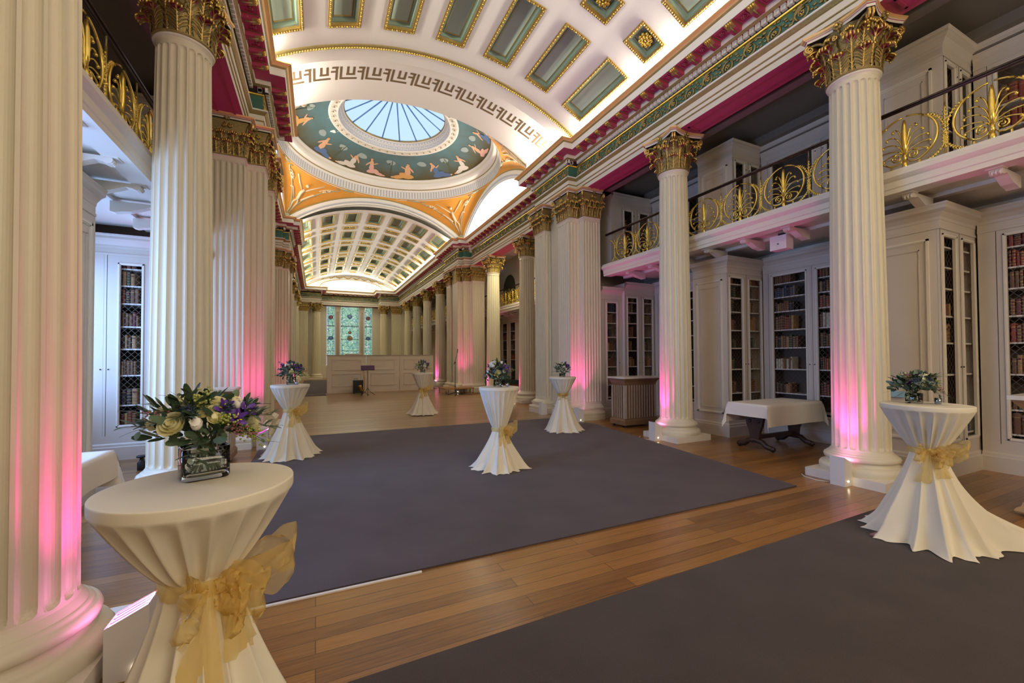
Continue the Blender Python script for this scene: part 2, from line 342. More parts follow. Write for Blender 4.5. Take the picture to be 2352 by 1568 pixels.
# brackets, dentils, scrolls -- shared meshes in a local frame: x along the run, y out to the hall, z up
def bracket_mesh():
    b = MB(); wd = .062
    pr = [(.14, 6.318), (.20, 6.318), (.27, 6.332), (.32, 6.352), (.352, 6.358), (.366, 6.372), (.366, 6.386), (.36, 6.394), (.14, 6.394)]
    for x in (-wd, wd): 
        ids = [b.vert((x, d, z)) for d, z in pr]; b.face(ids if x > 0 else ids[::-1], CRIM)
    for i in range(len(pr)-1):
        (d0, z0), (d1, z1) = pr[i], pr[i+1]; b.quad((-wd, d0, z0), (-wd, d1, z1), (wd, d1, z1), (wd, d0, z0), GOLD if 3 <= i <= 6 else (CRIM if i < 2 else GOLDO))
    for x in (-.032, .0, .032): b.tube([(x, .33, 6.35), (x, .362, 6.368), (x, .368, 6.386)], .012, GOLDB, 5)
    b.tube([(0, .17, 6.315), (0, .25, 6.322), (0, .31, 6.342)], .012, GOLDO, 4)
    b.box(-wd-.012, .14, 6.386, wd+.012, .378, 6.397, GOLDO)
    return b.mesh('bracket')
BRM = bracket_mesh()
def rosette_mesh():
    b = MB(); z = 6.392
    for x0, y0, x1, y1 in ((-.075, .175, .075, .19), (-.075, .335, .075, .35), (-.075, .19, -.062, .335), (.062, .19, .075, .335)): b.box(x0, y0, z-.008, x1, y1, z+.004, CRIM)
    for k in range(6): b.blob((.026*math.cos(k*PI/3), .262+.026*math.sin(k*PI/3), z-.006), .018, CRIM, 5, 3)
    b.blob((0, .262, z-.012), .013, GOLDO, 5, 3); return b
ROSB = rosette_mesh()
def scroll_unit(b, T, flip):
    b.T = T; s = -1 if flip else 1; pts = []
    for k in range(22):
        t = k/21; a = -PI/2+s*0+t*3.6*PI; r = .098*(1-t)**.8+.012
        pts.append((r*math.cos(a), .014, 6.03+s*(-.012)+s*r*math.sin(a)))
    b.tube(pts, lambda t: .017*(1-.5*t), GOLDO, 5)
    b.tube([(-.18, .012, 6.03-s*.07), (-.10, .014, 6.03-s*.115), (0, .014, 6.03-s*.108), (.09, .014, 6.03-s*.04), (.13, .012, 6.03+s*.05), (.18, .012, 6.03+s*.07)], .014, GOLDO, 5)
    for k in range(5): a = k*2*PI/5; b.blob((.022*math.cos(a), .02, 6.03-s*.012+.022*math.sin(a)), .014, GOLD, 5, 3)
    for dx, dz, r in ((.15, .10, .022), (-.14, .09, .020), (.10, -.115, .018), (-.05, .118, .018), (.14, -.02, .018), (-.15, -.01, .018), (-.09, -.09, .016), (.06, .10, .016), (.04, -.12, .015), (-.11, .03, .015), (.11, .02, .015), (-.16, .05, .016), (.0, .125, .016), (.16, .04, .014)):
        b.blob((dx, .014, 6.03+s*dz), r*1.25, GOLDO, 5, 3, (1.4, .5, .8))
    b.T = None
def entab(name, pts, side, i0, i1, details=True):
    """segments i0..i1-1 of the plan; brackets become parts"""
    b = MB(); offs = [offs_path(pts, d, side) for d, z, m in PROF]
    for i in range(i0, i1):
        for k in range(len(PROF)-1):
            z0, z1 = PROF[k][1], PROF[k+1][1]; A, B = offs[k], offs[k+1]
            q = [(*A[i], z0), (*A[i+1], z0), (*B[i+1], z1), (*B[i], z1)]
            b.quad(*(q if side < 0 else q[::-1]), PROF[k][2])
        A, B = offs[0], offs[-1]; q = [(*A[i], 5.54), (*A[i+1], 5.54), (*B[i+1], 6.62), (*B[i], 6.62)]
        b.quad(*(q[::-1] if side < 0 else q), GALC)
    d = MB(); sc = MB(); br = []
    for i in range(i0, i1):
        (x0, y0), (x1, y1) = pts[i], pts[i+1]; L = math.hypot(x1-x0, y1-y0); ux, uy = (x1-x0)/L, (y1-y0)/L; nx, ny = -uy*side, ux*side
        def T(t): return Matrix(((ux, nx, 0, x0+ux*t), (uy, ny, 0, y0+uy*t), (0, 0, 1, 0), (0, 0, 0, 1)))
        o0, o1 = offs_path(pts, .14, side)[i], offs_path(pts, .14, side)[i+1]
        def tt(p): return (p[0]-x0)*ux+(p[1]-y0)*uy
        a0, a1 = tt(o0), tt(o1)
        c0, c1 = offs_path(pts, .38, side)[i], offs_path(pts, .38, side)[i+1]; e0, e1 = tt(c0), tt(c1)
        lo, hi = max(a0, e0)+.02, min(a1, e1)-.02
        if hi-lo > .3:
            n = max(1, round((hi-lo)/.357)); st = (hi-lo)/n
            for k in range(n):
                t = lo+st*(k+.5); br.append((T(t), T(t+st/2) if k < n-1 else None))
        # dentils
        n = int((a1-a0-.02)/.09)
        if n > 0:
            st = (a1-a0)/n; d.T = None
            for k in range(n):
                t = a0+st*(k+.5); d.T = T(t); d.box(-.033, .05, 6.20, .033, .10, 6.278, PLASTER, 'k')
            d.T = None
        if details and L > .5:
            n = max(1, round(L/.36)); st = L/n
            for k in range(n): scroll_unit(sc, T(st*(k+.5)), k % 2)
    o = struct(b, name)
    if d.v: d.build('dentil_row', o)
    if sc.v: sc.build('gilded_scroll_frieze', o)
    rs = MB(); R0 = ROSB
    for M, M2 in br:
        inst(BRM, 'bracket', o, M)
        if M2 is not None:
            base = len(rs.v); rs.v += [tuple(M2 @ Vector(p)) for p in R0.v]; rs.f += [tuple(q+base for q in fc) for fc in R0.f]
            rs.m += [rs.mi(R0.mats[q]) for q in R0.m]; rs.sm += R0.sm
    if rs.v: rs.build('rosette_row', o)
    return o
for s, nm in ((1, 'right'), (-1, 'left')):
    pts = hwp(s); side = s     # right side travels +y with the hall on its left
    entab('trim_1_entablature_'+nm, pts, side, 0, 4); entab('trim_2_entablature_'+nm, pts, side, 4, 11); entab('trim_3_entablature_'+nm, pts, side, 11, 13)
entab('trim_4_entablature_end', [(4.45, 32.87), (4.45, 34.2), (XC-2.105, 34.2), (XC-2.105, 32.87)], 1, 1, 2)
# crimson beaded frames on the soffits between the columns
b = MB()
for s in (1, -1):
    for y0, y1 in ((-.0+.25, 2.77-.45), (2.77+.45, 5.64-.45), (5.64+.45, 8.1), (21.7+.4, 24.2), (24.95, 27.1), (27.8, 29.95), (19.8, 21.3)):
        xa, xb = XC+s*3.56, XC+s*3.83; x0, x1 = min(xa, xb), max(xa, xb)
        for q in ((x0, y0, x1, y0+.03), (x0, y1-.03, x1, y1), (x0, y0, x0+.03, y1), (x1-.03, y0, x1, y1)): b.box(q[0], q[1], 5.522, q[2], q[3], 5.54, CRIM)
struct(b, 'trim_5_soffit_beads')

# ---------------- vaults
ZC, RV = 1.68, 5.9
def VP(a, y, r=RV, zc=ZC): return (XC+r*math.sin(a), y, zc+r*math.cos(a))
def vault(name, ys, ye, coffers, r=RV, zc=ZC, amax=36.5, m=PLASTER):
    """cylinder shell with the coffer rectangles left open; coffers: (a0,a1,y0,y1) in degrees/metres"""
    A = sorted({-amax, amax, *[c[0] for c in coffers], *[c[1] for c in coffers]}); Y = sorted({ys, ye, *[c[2] for c in coffers], *[c[3] for c in coffers]})
    A2 = []
    for i in range(len(A)-1):
        n = max(1, math.ceil((A[i+1]-A[i])/2.5)); A2 += [A[i]+(A[i+1]-A[i])*k/n for k in range(n)]
    A2.append(A[-1]); b = MB()
    for j in range(len(Y)-1):
        ym = (Y[j]+Y[j+1])/2; ids = None
        r0 = [b.vert(VP(R_(a), Y[j], r, zc)) for a in A2]; r1 = [b.vert(VP(R_(a), Y[j+1], r, zc)) for a in A2]
        for i in range(len(A2)-1):
            am = (A2[i]+A2[i+1])/2
            if any(c[0] < am < c[1] and c[2] < ym < c[3] for c in coffers): continue
            b.face((r0[i], r1[i], r1[i+1], r0[i+1]), m, True)
    # outer skin keeps the vault light-tight
    n = 16; r0 = [b.vert(VP(R_(-amax+2*amax*i/n), ys, r+.25, zc)) for i in range(n+1)]; r1 = [b.vert(VP(R_(-amax+2*amax*i/n), ye, r+.25, zc)) for i in range(n+1)]
    for i in range(n): b.face((r0[i], r0[i+1], r1[i+1], r1[i]), m, True)
    return struct(b, name)
def coffer(parent, a0, a1, y0, y1, name='coffer', depth=.10, fr=.055, rosette=False, fine=True, r=RV, zc=ZC):
    b = MB(); na = max(2, math.ceil((a1-a0)/1.4)); rd = 180/PI/r
    def P(u, v, h): return VP(R_(a0+(a1-a0)*u), y0+(y1-y0)*v, r+h, zc)
    def loop(ia, iy, h):   # rectangle loop inset by ia (metres) each side at height h, subdivided along the arc
        ua = ia*rd/(a1-a0); va = iy/(y1-y0); us = [ua+(1-2*ua)*k/na for k in range(na+1)]
        return [P(u, va, h) for u in us]+[P(u, 1-va, h) for u in us[::-1]]
    L = [(-.012*0, 0, .0, None), (-.0, -.02, GOLD), (fr, -.02, GOLD), (fr+.008, .03, COFG), (fr+.03, .035, COFG), (fr+.035, depth*.8, COFG), (fr+.065, depth*.8, GOLDO), (fr+.075, depth, COFL)]
    L = [(0, 0, GOLD), (0, -.022, GOLD), (fr, -.016, GOLD), (fr+.004, .03, COFG), (fr+.03, .034, COFG), (fr+.034, depth*.85, COFG), (fr+.06, depth*.85, GOLDO), (fr+.072, depth*.85-.006, GOLDO), (fr+.078, depth, COFL)]
    loops = [[b.vert(p) for p in loop(i, i, h)] for i, h, m in L]; n = len(loops[0])
    for k in range(len(L)-1):
        for q in range(n): b.face((loops[k][q], loops[k+1][q], loops[k+1][(q+1) % n], loops[k][(q+1) % n]), L[k][2])
    c = loops[-1]
    for k in range(na): b.face((c[k], c[2*na+1-k], c[2*na-k], c[k+1]), COFL, True)
    if fine:   # egg-and-dart beads of the gilded frame
        wa = (a1-a0)*PI/180*r; hy = y1-y0; e = fr/2
        for L_, fn in ((wa, lambda t: (t, e/hy)), (wa, lambda t: (t, 1-e/hy)), (hy, lambda t: (e/wa, t)), (hy, lambda t: (1-e/wa, t))):
            k = max(3, int(L_/.042))
            for q in range(k):
                u, v = fn((q+.5)/k); b.blob(P(u, v, -.024), .017, GOLDB if q % 2 else GOLDO, 5, 3)
    o = b.build(name, parent)
    if rosette:
        g = MB(); ca, cy = (a0+a1)/2, (y0+y1)/2
        for rr, k, sz in ((.10, 9, .038), (.06, 7, .03), (.0, 1, .028)):
            for q in range(k): g.blob(VP(R_(ca+rd*rr*math.cos(2*PI*q/k)), cy+rr*math.sin(2*PI*q/k), r+depth-.03-(.02 if rr < .1 else 0), zc), sz, GOLDB, 6, 4)
        g.build('rosette', o)
    return o
AC = [k*9.35-.4 for k in range(-3, 4)]
near = []
for a in AC:
    near += [(a-2.72, a+2.72, 6.03, 7.63, 0), (a-2.72, a+2.72, 5.12, 5.62, 1), (a-2.72, a+2.72, 3.13, 4.73, 0), (a-2.72, a+2.72, 2.2, 2.7, 1)]
v1 = vault('ceiling_near_vault', -4.6, 8.53, [c[:4] for c in near])
for a0, a1, y0, y1, q in near: coffer(v1, a0, a1, y0, y1, 'rosette_coffer' if q else 'coffer', rosette=bool(q), fine=True)
far = []
for a in AC:
    for k in range(5):
        y = 18.15+2.72*k; far += [(a-2.9, a+2.9, y, y+1.45, 0)]
        if k < 4 or True: far += [(a-2.9, a+2.9, y+1.85, y+2.35, 1)]
far = [c for c in far if c[3] < 31.6]
v2 = vault('ceiling_far_vault', 17.75, 32.62, [c[:4] for c in far])
for a0, a1, y0, y1, q in far:
    o = coffer(v2, a0, a1, y0, y1, 'gilded_panel' if q else 'coffer', fine=False, fr=.07 if q else .055, depth=.06 if q else .13)
    if q:
        g = MB(); ca = (a0+a1)/2; cy = (y0+y1)/2; rd = 180/PI/RV
        for k in range(-3, 4): g.blob(VP(R_(ca+rd*.065*k), cy+.02*(-1)**k, RV+.035), .035, GOLDB, 5, 3)
        g.build('foliage', o)
# gilded ribs
def rib(name, y, r, wd, zc=ZC, m=GOLDB, amax=36, beads=True):
    b = MB(); n = 60; A = [R_(-amax+2*amax*k/n) for k in range(n+1)]
    pr = [(-wd, 0), (-wd*.7, -.03), (wd*.7, -.03), (wd, 0)]
    b.grid([[VP(a, y+dy, r+dr, zc) for a in A] for dy, dr in pr], GOLDO, flip=True)
    if beads:
        k = 150
        for q in range(k):
            a = R_(-amax+2*amax*(q+.5)/k)
            b.blob(VP(a, y, r-.035, zc), .022, m, 5, 3, (1, 1.3, 1))
    return struct(b, name)
rib('trim_6_gilded_rib', 8.12, RV, .06)
# arches of the crossing (soffits carrying the greek key) -- a little higher than the vaults
RA, ZA = 6.07, 1.70
def arch(name, y0, y1, yin, r=RA, zc=ZA):
    b = MB(); n = 48; A = [R_(-36+72*k/n) for k in range(n+1)]
    b.grid([[VP(a, y, r, zc) for a in A] for y in (y0, y1)], PLASTER, flip=True)
    b.grid([[VP(a, y0, rr, z_) for a in A] for rr, z_ in ((RV, ZC), (r, zc))], PLASTER, flip=False)
    b.grid([[VP(a, y1, rr, zc) for a in A] for rr in (r, r+.16)], PLASTER)
    b.grid([[VP(a, y, r+.25, zc) for a in A] for y in (y0, y1)], PLASTER)
    return struct(b, name)
arch('ceiling_near_arch', 8.53, 10.25, 1)
arch('ceiling_far_arch', 17.34, 17.75, 1)
def key(name, y0, h, r, zc, n=13, span=33.8, sgn=1):
    b = MB(); ua = 5.1
    S = [((.04, 1), (.04, 0)), ((.04, .07), (.66, .07)), ((.3, 1), (.3, .36)), ((.24, .40), (.58, .40)), ((.53, .98), (.53, .40)), ((.70, .93), (1.0-.06, .93)), ((.88, .98), (.88, -.05)), ((.66, .62), (.88, .62))]
    th = .085
    for k in range(n):
        a0 = -span+k*ua
        for (u0, v0), (u1, v1) in S:
            if u0 == u1: q = (u0-th/2, min(v0, v1), u0+th/2, max(v0, v1))
            else: q = (u0, v0-.07, u1, v0+.07)
            p = [(q[0], q[1]), (q[2], q[1]), (q[2], q[3]), (q[0], q[3])]
            b.quad(*[VP(R_(a0+ua*u), y0+h*(1-v if sgn > 0 else v), r-.004, zc) for u, v in (p if sgn > 0 else p[::-1])], KEYB)
    return struct(b, name)
key('trim_7_greek_key', 9.03, .42, RA, ZA)
key('trim_8_greek_key', 17.40, .30, RA, ZA, sgn=-1)
# ---------------- the crossing: square of half width 3.44 about (XC, DY)
DY, HS = 13.82, 3.44
b = MB(); n = 16; RO = 5.42; ZO = 7.93-RO
def archz(t): return ZO+math.sqrt(max(0, RO*RO-t*t))
ang = [2*PI*k/(8*n) for k in range(8*n)]
low, mid, high = [], [], []
for a in ang:
    c, s = math.cos(a), math.sin(a); k = HS/max(abs(c), abs(s)); x, y = c*k, s*k; t = y if abs(c) > abs(s) else x
    low.append((XC+x, DY+y, archz(t))); x2, y2 = HS*c, HS*s; high.append((XC+x2, DY+y2, 8.0))
    mx, my = (x+x2)/2, (y+y2)/2; mid.append((XC+mx*1.0, DY+my*1.0, (archz(t)+8.0)/2+.10*(k-HS)/HS*1.2))
PEND = mat('pendentive_orange_paint', (.78, .36, .06), .6, noise=.12, nscale=2.2)
b.grid([low, mid, high], PEND, True)
pen = struct(b, 'ceiling_pendentives')
# painted pale figures, scrolls and garlands on the pendentives
FL = mat('painted_pale_figure', (.86, .70, .48), .6); VERD = mat('painted_grey_green_scroll', (.44, .50, .36), .6)
g = MB()
def pend_pt(q, u, v, off=.012):
    """q quadrant, u -1..1 across, v 0 (corner) .. 1 (ring)"""
    a = PI/4+q*PI/2+u*(R_(5+40*v)); c, s = math.cos(a), math.sin(a); k = HS/max(abs(c), abs(s)); t = (s if abs(c) > abs(s) else c)*k
    lo = Vector((c*k, s*k, archz(t))); hi = Vector((HS*c, HS*s, 8.0)); p = lo.lerp(hi, v); p.z += .1*(k-HS)/HS*1.2*4*v*(1-v)
    p.x *= 1-off/3; p.y *= 1-off/3; p.z -= off
    return (XC+p.x, DY+p.y, p.z)
for q in range(4):
    def pt(u, v): return pend_pt(q, u, v)
    def pline(pts, r, m): g.tube([pend_pt(q, u, v, .01) for u, v in pts], r, m, 4)
    for s in (-1, 1):
        pline([(s*(.05+.75*math.sin(t*2.6)*t+.0), .10+.72*t) for t in [k/12 for k in range(13)]], .02, VERD)
        for (cu, cv, rr) in ((.45*s, .55, .11), (.62*s, .82, .09)):
            pline([(cu+rr*1.3*(1-t)*math.cos(t*11), cv+rr*(1-t)*math.sin(t*11)) for t in [k/16 for k in range(17)]], .016, VERD if rr < .1 else FL)
        for k in range(6): g.blob(pend_pt(q, s*(.45+.05*math.cos(k)), .55+.05*math.sin(k), .02), .05, FL, 6, 3, (1, 1, .4))
        pline([(s*.10, .35), (s*.30, .42), (s*.42, .34)], .03, FL); pline([(0, .60), (s*.16, .66), (s*.26, .78)], .026, FL); pline([(0, .45), (s*.07, .30), (s*.04, .16)], .035, FL)
    pline([(0, .42), (.02, .55), (0, .66)], .065, FL); g.blob(pend_pt(q, 0, .75, .03), .06, FL, 8, 4)
    g.blob(pend_pt(q, 0, .07, .02), .09, VERD, 8, 4)
g.build('painted_figures_and_scrolls', pen)
# white moulded arches framing the pendentives, bead lines, and the deep side arches
def arch_mould(name, fx, sgn):
    b = MB(); T_ = [-HS*1.0+2*HS*k/40 for k in range(41)]
    for dr0, dr1, o, m in ((0, -.05, .0, GOLDO), (-.05, -.17, .02, PLASTER), (-.17, -.22, .03, GREYL), (-.22, -.30, .0, PLASTER)):
        def P(t, dr, o):
            x = t; z = ZO+math.sqrt(max(0, (RO+dr)**2-t*t)); return fx(x, z, o)
        rows = [[P(t, dr0, o) for t in T_], [P(t, dr1, o) for t in T_]]
        b.grid(rows, m)
    return struct(b, name)
arch_mould('trim_9_crossing_arch', lambda t, z, o: (XC+t, DY+HS-.02-o, z), 1)
for s in (1, -1):
    arch_mould('trim_10_side_arch', lambda t, z, o: (XC+s*(HS-.02-o), DY+t, z), 1)
    b = MB(); T_ = [-HS+2*HS*k/40 for k in range(41)]; rows = []
    for dx, dr in ((0, -.30), (.12, -.34), (.3, -.46), (.5, -.50), (.9, -.52)):
        rows.append([(XC+s*(HS+dx), DY+t, ZO+math.sqrt(max(0, (RO+dr)**2-t*t))) for t in T_])
    b.grid(rows, PLASTER, flip=s < 0)
    top = rows[-1]
    for i in range(40): b.quad(top[i], top[i+1], (top[i+1][0], top[i+1][1], 5.8), (top[i][0], top[i][1], 5.8), PLASTER)
    struct(b, 'ceiling_side_arch_'+('right' if s > 0 else 'left'))
# attic walls above the cornice closing the room between vault and aisles
b = MB()
for s in (1, -1):
    x = XC+s*3.50
    for y0, y1 in ((-4.6, 10.2), (17.4, 34.6)):
        b.quad((x, y0, 6.3), (x, y1, 6.3), (x, y1, 7.2), (x, y0, 7.2), PLASTER)
    for y in (10.3, 17.3): b.quad((XC+s*3.0, y, 6.3), (XC+s*4.6, y, 6.3), (XC+s*4.6, y, 8.6), (XC+s*3.0, y, 8.6), PLASTER)
struct(b, 'wall_attic')
b = MB(); T_ = [-3.44+6.88*k/48 for k in range(49)]
for y0_, y1_, ro in ((10.25, DY-HS+.02, RO), (17.34, DY+HS-.03, RO-.30)):
    b.grid([[(XC+t, y0_, ZA+math.sqrt(RA*RA-t*t)) for t in T_], [(XC+t, y1_, ZO+math.sqrt(max(0, ro*ro-t*t))) for t in T_]], PLASTER, flip=y0_ > 12)
struct(b, 'ceiling_arch_reveals')
# ---------------- dome
b = MB(); cc = (XC, DY)
prof = [(3.46, 7.96, PLASTER), (3.46, 8.0, GOLDO), (3.44, 8.01, PLASTER), (3.425, 8.03, GREYL), (3.385, 8.28, PLASTER), (3.36, 8.30, PLASTER), (3.33, 8.34, GOLDO), (3.31, 8.37, PLASTER), (3.24, 8.42, PLASTER), (3.20, 8.44, PLASTER), (3.20, 8.56, CREAM2), (3.16, 8.62, PLASTER), (3.12, 8.68, GOLDO), (3.13, 8.70, GOLDO)]
rows = [[(XC+r*math.cos(2*PI*k/96), DY+r*math.sin(2*PI*k/96), z) for k in range(96)] for r, z, m in prof]
b.grid(rows, PLASTER, True, True, mf=lambda i, j: prof[i][2])
drum = struct(b, 'ceiling_dome')
fl = MB()
for k in range(190):
    a = 2*PI*k/190; c, s = math.cos(a), math.sin(a); c2, s2 = math.cos(a+.017), math.sin(a+.017)
    fl.quad((XC+3.415*c, DY+3.415*s, 8.045), (XC+3.415*c2, DY+3.415*s2, 8.045), (XC+3.375*c2, DY+3.375*s2, 8.27), (XC+3.375*c, DY+3.375*s, 8.27), PLASTER)
fl.build('fluted_ring', drum)
def painting():
    m = bpy.data.materials.new('painted_sky_and_meadow'); m.use_nodes = True; nt = m.node_tree; bb = nt.nodes['Principled BSDF']
    tc = N(nt, 'ShaderNodeTexCoord'); n = N(nt, 'ShaderNodeTexNoise'); n.inputs['Scale'].default_value = 1.6; n.inputs['Detail'].default_value = 6
    nt.links.new(tc.outputs['Object'], n.inputs['Vector'])
    sp = N(nt, 'ShaderNodeSeparateXYZ'); nt.links.new(tc.outputs['Object'], sp.inputs[0])
    a = N(nt, 'ShaderNodeMath', operation='MULTIPLY_ADD'); a.inputs[1].default_value = 1.0; a.inputs[2].default_value = -.5; nt.links.new(n.outputs[0], a.inputs[0])
    h = N(nt, 'ShaderNodeMapRange'); h.inputs[1].default_value = 8.66; h.inputs[2].default_value = 9.25; nt.links.new(sp.outputs[2], h.inputs[0])
    s = N(nt, 'ShaderNodeMath', operation='ADD'); nt.links.new(h.outputs[0], s.inputs[0]); nt.links.new(a.outputs[0], s.inputs[1])
    r = N(nt, 'ShaderNodeValToRGB'); cr = r.color_ramp; nt.links.new(s.outputs[0], r.inputs[0])
    cs = ((0, (.10, .07, .015)), (.14, (.24, .17, .04)), (.24, (.22, .24, .14)), (.33, (.16, .28, .32)), (.47, (.38, .44, .42)), (.6, (.10, .26, .36)), (.8, (.18, .34, .44)), (1, (.10, .22, .26)))
    for i, (p, c) in enumerate(cs):
        e = cr.elements[0] if i == 0 else (cr.elements[1] if i == len(cs)-1 else cr.elements.new(p)); e.position = p; e.color = (*c, 1)
    nt.links.new(r.outputs[0], bb.inputs['Base Color']); bb.inputs['Roughness'].default_value = .6; return m
PAINT = painting()
def cove(t): return (3.13-1.08*t, 8.70+.46*math.sin(t*PI/2)**.9 if t > 0 else 8.70)
p = MB(); rows = [[(XC+cove(t)[0]*math.cos(2*PI*k/96), DY+cove(t)[0]*math.sin(2*PI*k/96), cove(t)[1]) for k in range(96)] for t in [i/10 for i in range(11)]]
p.grid(rows, PAINT, True); pt_o = p.build('painted_cove', drum)
fg = MB(); FC = [mat('painted_skin', (.72, .42, .26), .6), mat('painted_pink_robe', (.70, .42, .36), .6), mat('painted_ochre_robe', (.66, .36, .12), .6), mat('painted_blue_robe', (.10, .17, .34), .6), mat('painted_white_robe', (.68, .64, .58), .6), mat('painted_tree', (.10, .12, .06), .7), mat('painted_cloud', (.34, .42, .42), .7)]
def cpt(a, t, off=.01): r, z = cove(max(0, min(1, t))); return (XC+(r-off)*math.cos(a), DY+(r-off)*math.sin(a), z-off)
def patch(a, t, wa, ht, rot, m, n=12):
    c = fg.vert(cpt(a, t)); ids = []
    for k in range(n):
        e = 2*PI*k/n; x = wa*math.cos(e)*(1+.12*math.sin(3*e+a*9)); y = ht*math.sin(e)
        ids.append(fg.vert(cpt(a+(x*math.cos(rot)-y*math.sin(rot)), t+(x*math.sin(rot)+y*math.cos(rot))*2.0)))
    for k in range(n): fg.face((c, ids[(k+1) % n], ids[k]), m, True)
rnd = random.Random(3)
for k in range(15):
    a = 2*PI*k/15+rnd.uniform(-.10, .10); rob = FC[1+(k*7) % 4]; s = 1 if k % 2 else -1
    patch(a+.2, .55, .07, .05, .3, FC[6])
    u = .9+.25*((k*5) % 4)/3; lean = s*(.2+.3*((k*3) % 3))
    patch(a, .12, .085*u, .04*u, s*.25, rob); patch(a+.075*s*u, .075, .075*u, .026*u, -s*.22, rob); patch(a+.14*s*u, .05, .035, .012, -s*.1, FC[0])
    patch(a-.028*s, .25, .036*u, .065*u, lean*.5, rob if k % 3 else FC[0]); patch(a-.04*s, .39, .032*u, .048*u, lean*.5, FC[0])
    patch(a-.05*s, .51, .018*u, .024*u, 0, FC[0]); patch(a-.052*s, .535, .020*u, .016*u, 0, FC[5 if k % 2 else 2]); patch(a+.012*s, .38, .050*u, .010*u, s*.6, FC[0]); patch(a-.085*s, .33, .012*u, .050*u, -s*.5, FC[0]); patch(a+.03*s, .16, .03*u, .02*u, s*.4, FC[4] if k % 4 == 1 else rob)
    if k % 2: patch(a+.19, .35, .008, .17, .1, FC[5]); patch(a+.21, .55, .05, .05, .4, FC[5])
fg.build('painted_figures', drum)
o2 = MB()
pr2 = [(2.05, 9.16, PLASTER), (2.03, 9.14, PLASTER), (1.99, 9.15, CREAM2), (1.82, 9.17, PLASTER), (1.79, 9.15, PLASTER), (1.75, 9.18, GREYL), (1.70, 9.33, PLASTER), (1.68, 9.34, GREYL), (1.64, 9.41, PLASTER), (1.60, 9.42, GOLDO), (1.585, 9.43, GOLDO), (1.58, 9.47, GOLDO)]
o2.grid([[(XC+r*math.cos(2*PI*k/96), DY+r*math.sin(2*PI*k/96), z) for k in range(96)] for r, z, m in pr2], PLASTER, True, mf=lambda i, j: pr2[i][2])
ring = o2.build('oculus_ring', drum)
q = MB()
for k in range(44):
    a = 2*PI*k/44; c = Vector((XC+1.905*math.cos(a), DY+1.905*math.sin(a), 9.15)); rr = .07
    q.tube([c+Vector((rr*math.cos(e)*math.cos(a)-rr*1.1*math.sin(e)*math.sin(a), rr*math.cos(e)*math.sin(a)+rr*1.1*math.sin(e)*math.cos(a), 0)) for e in [2*PI*j/10 for j in range(11)]], .012, PLASTER, 4, cap=False)
    q.blob(c, .025, GOLDO, 5, 3)
for k in range(90):
    a = 2*PI*k/90; da = .012
    q.quad(*[(XC+r*math.cos(t), DY+r*math.sin(t), z) for r, z, t in ((1.672, 9.345, a), (1.672, 9.345, a+.035), (1.645, 9.405, a+.035), (1.645, 9.405, a))], PLASTER)
for k in range(56):     # raised key pattern round the well
    a = 2*PI*k/56; u = 2*PI/56
    for u0, v0, u1, v1 in ((0, .0, .12, .9), (0, .8, .85, .95), (.75, .3, .87, .9), (.35, .3, .87, .42), (.35, .05, .47, .62)):
        q.quad(*[(XC+(1.745-.05*v)*math.cos(a+u*uu), DY+(1.745-.05*v)*math.sin(a+u*uu), 9.195+.13*v) for uu, v in ((u0, v0), (u1, v0), (u1, v1), (u0, v1))], PLASTER)
q.build('carved_ring_pattern', drum)
gl = MB(); gl.grid([[(XC+r*math.cos(2*PI*k/48), DY+r*math.sin(2*PI*k/48), z) for k in range(48)] for r, z in ((1.6, 9.46), (.8, 9.95), (.02, 10.35))], SKYG, True)
gl.build('skylight_glass', drum)
BARM = mat('blue_painted_glazing_bar', (.10, .22, .50), .5)
br = MB()
for k in range(16):
    a = 2*PI*(k+.37)/16; br.tube([(XC+1.6*math.cos(a), DY+1.6*math.sin(a), 9.44), (XC, DY, 10.33)], .022, BARM, 4)
br.build('glazing_bars', drum)
# roof skin above the crossing so that daylight enters by the skylight only
b = MB(); b.grid([[(XC+r*math.cos(2*PI*k/48), DY+r*math.sin(2*PI*k/48), z) for k in range(48)] for r, z in ((4.3, 8.0), (3.5, 8.8), (2.1, 9.3), (1.62, 9.5))], PLASTER, True)
b.quad((-2.6, 10.0, 8.5), (7.3, 10.0, 8.5), (7.3, 10.6, 8.5), (-2.6, 10.6, 8.5), PLASTER); struct(b, 'ceiling_roof_skin')
# ---------------- end lunette: two thin gilded arcs and a garland over the windows, on the wall behind
b = MB(); b.quad((-3.6, 32.9+.0, 6.62), (8.6, 32.9, 6.62), (8.6, 32.9, 6.62), (-3.6, 32.9, 6.62), PLASTER)
b = MB(); n = 40
A = [R_(-34+68*k/n) for k in range(n+1)]
def arc(r, y): return [(XC+r*math.sin(a), y, ZC+r*math.cos(a)) for a in A]
r_in, zin, hw = 2.25, 5.9, 2.2   # opening into the deep niche above the window wall
inner = [(XC+t*2.15, 32.62, 6.62+.62*math.sqrt(max(0, 1-t*t))) for t in [-1+2*k/n for k in range(n+1)]]
outer = [VP(R_(-34+68*k/n), 32.62) for k in range(n+1)]
b.grid([outer, inner], PLASTER, flip=True)
deep = [(x, 34.6, z) for x, y, z in inner]; b.grid([inner, deep], PLASTER, flip=True)
for i in range(n): b.quad(deep[i], deep[i+1], (deep[i+1][0], 34.6, 6.5), (deep[i][0], 34.6, 6.5), PLASTER)
for x0, x1 in ((-3.6, XC-2.15), (XC+2.15, 8.6)): b.quad((x0, 32.62, 6.62), (x1, 32.62, 6.62), (x1, 34.6, 6.62), (x0, 34.6, 6.62), PLASTER)
lun = struct(b, 'wall_end_lunette')
g = MB()
g.tube([VP(a, 32.58, RV-.06) for a in A], .022, GOLD, 4); g.tube([(x, 32.58, z+.03) for x, y, z in inner], .022, GOLD, 4)
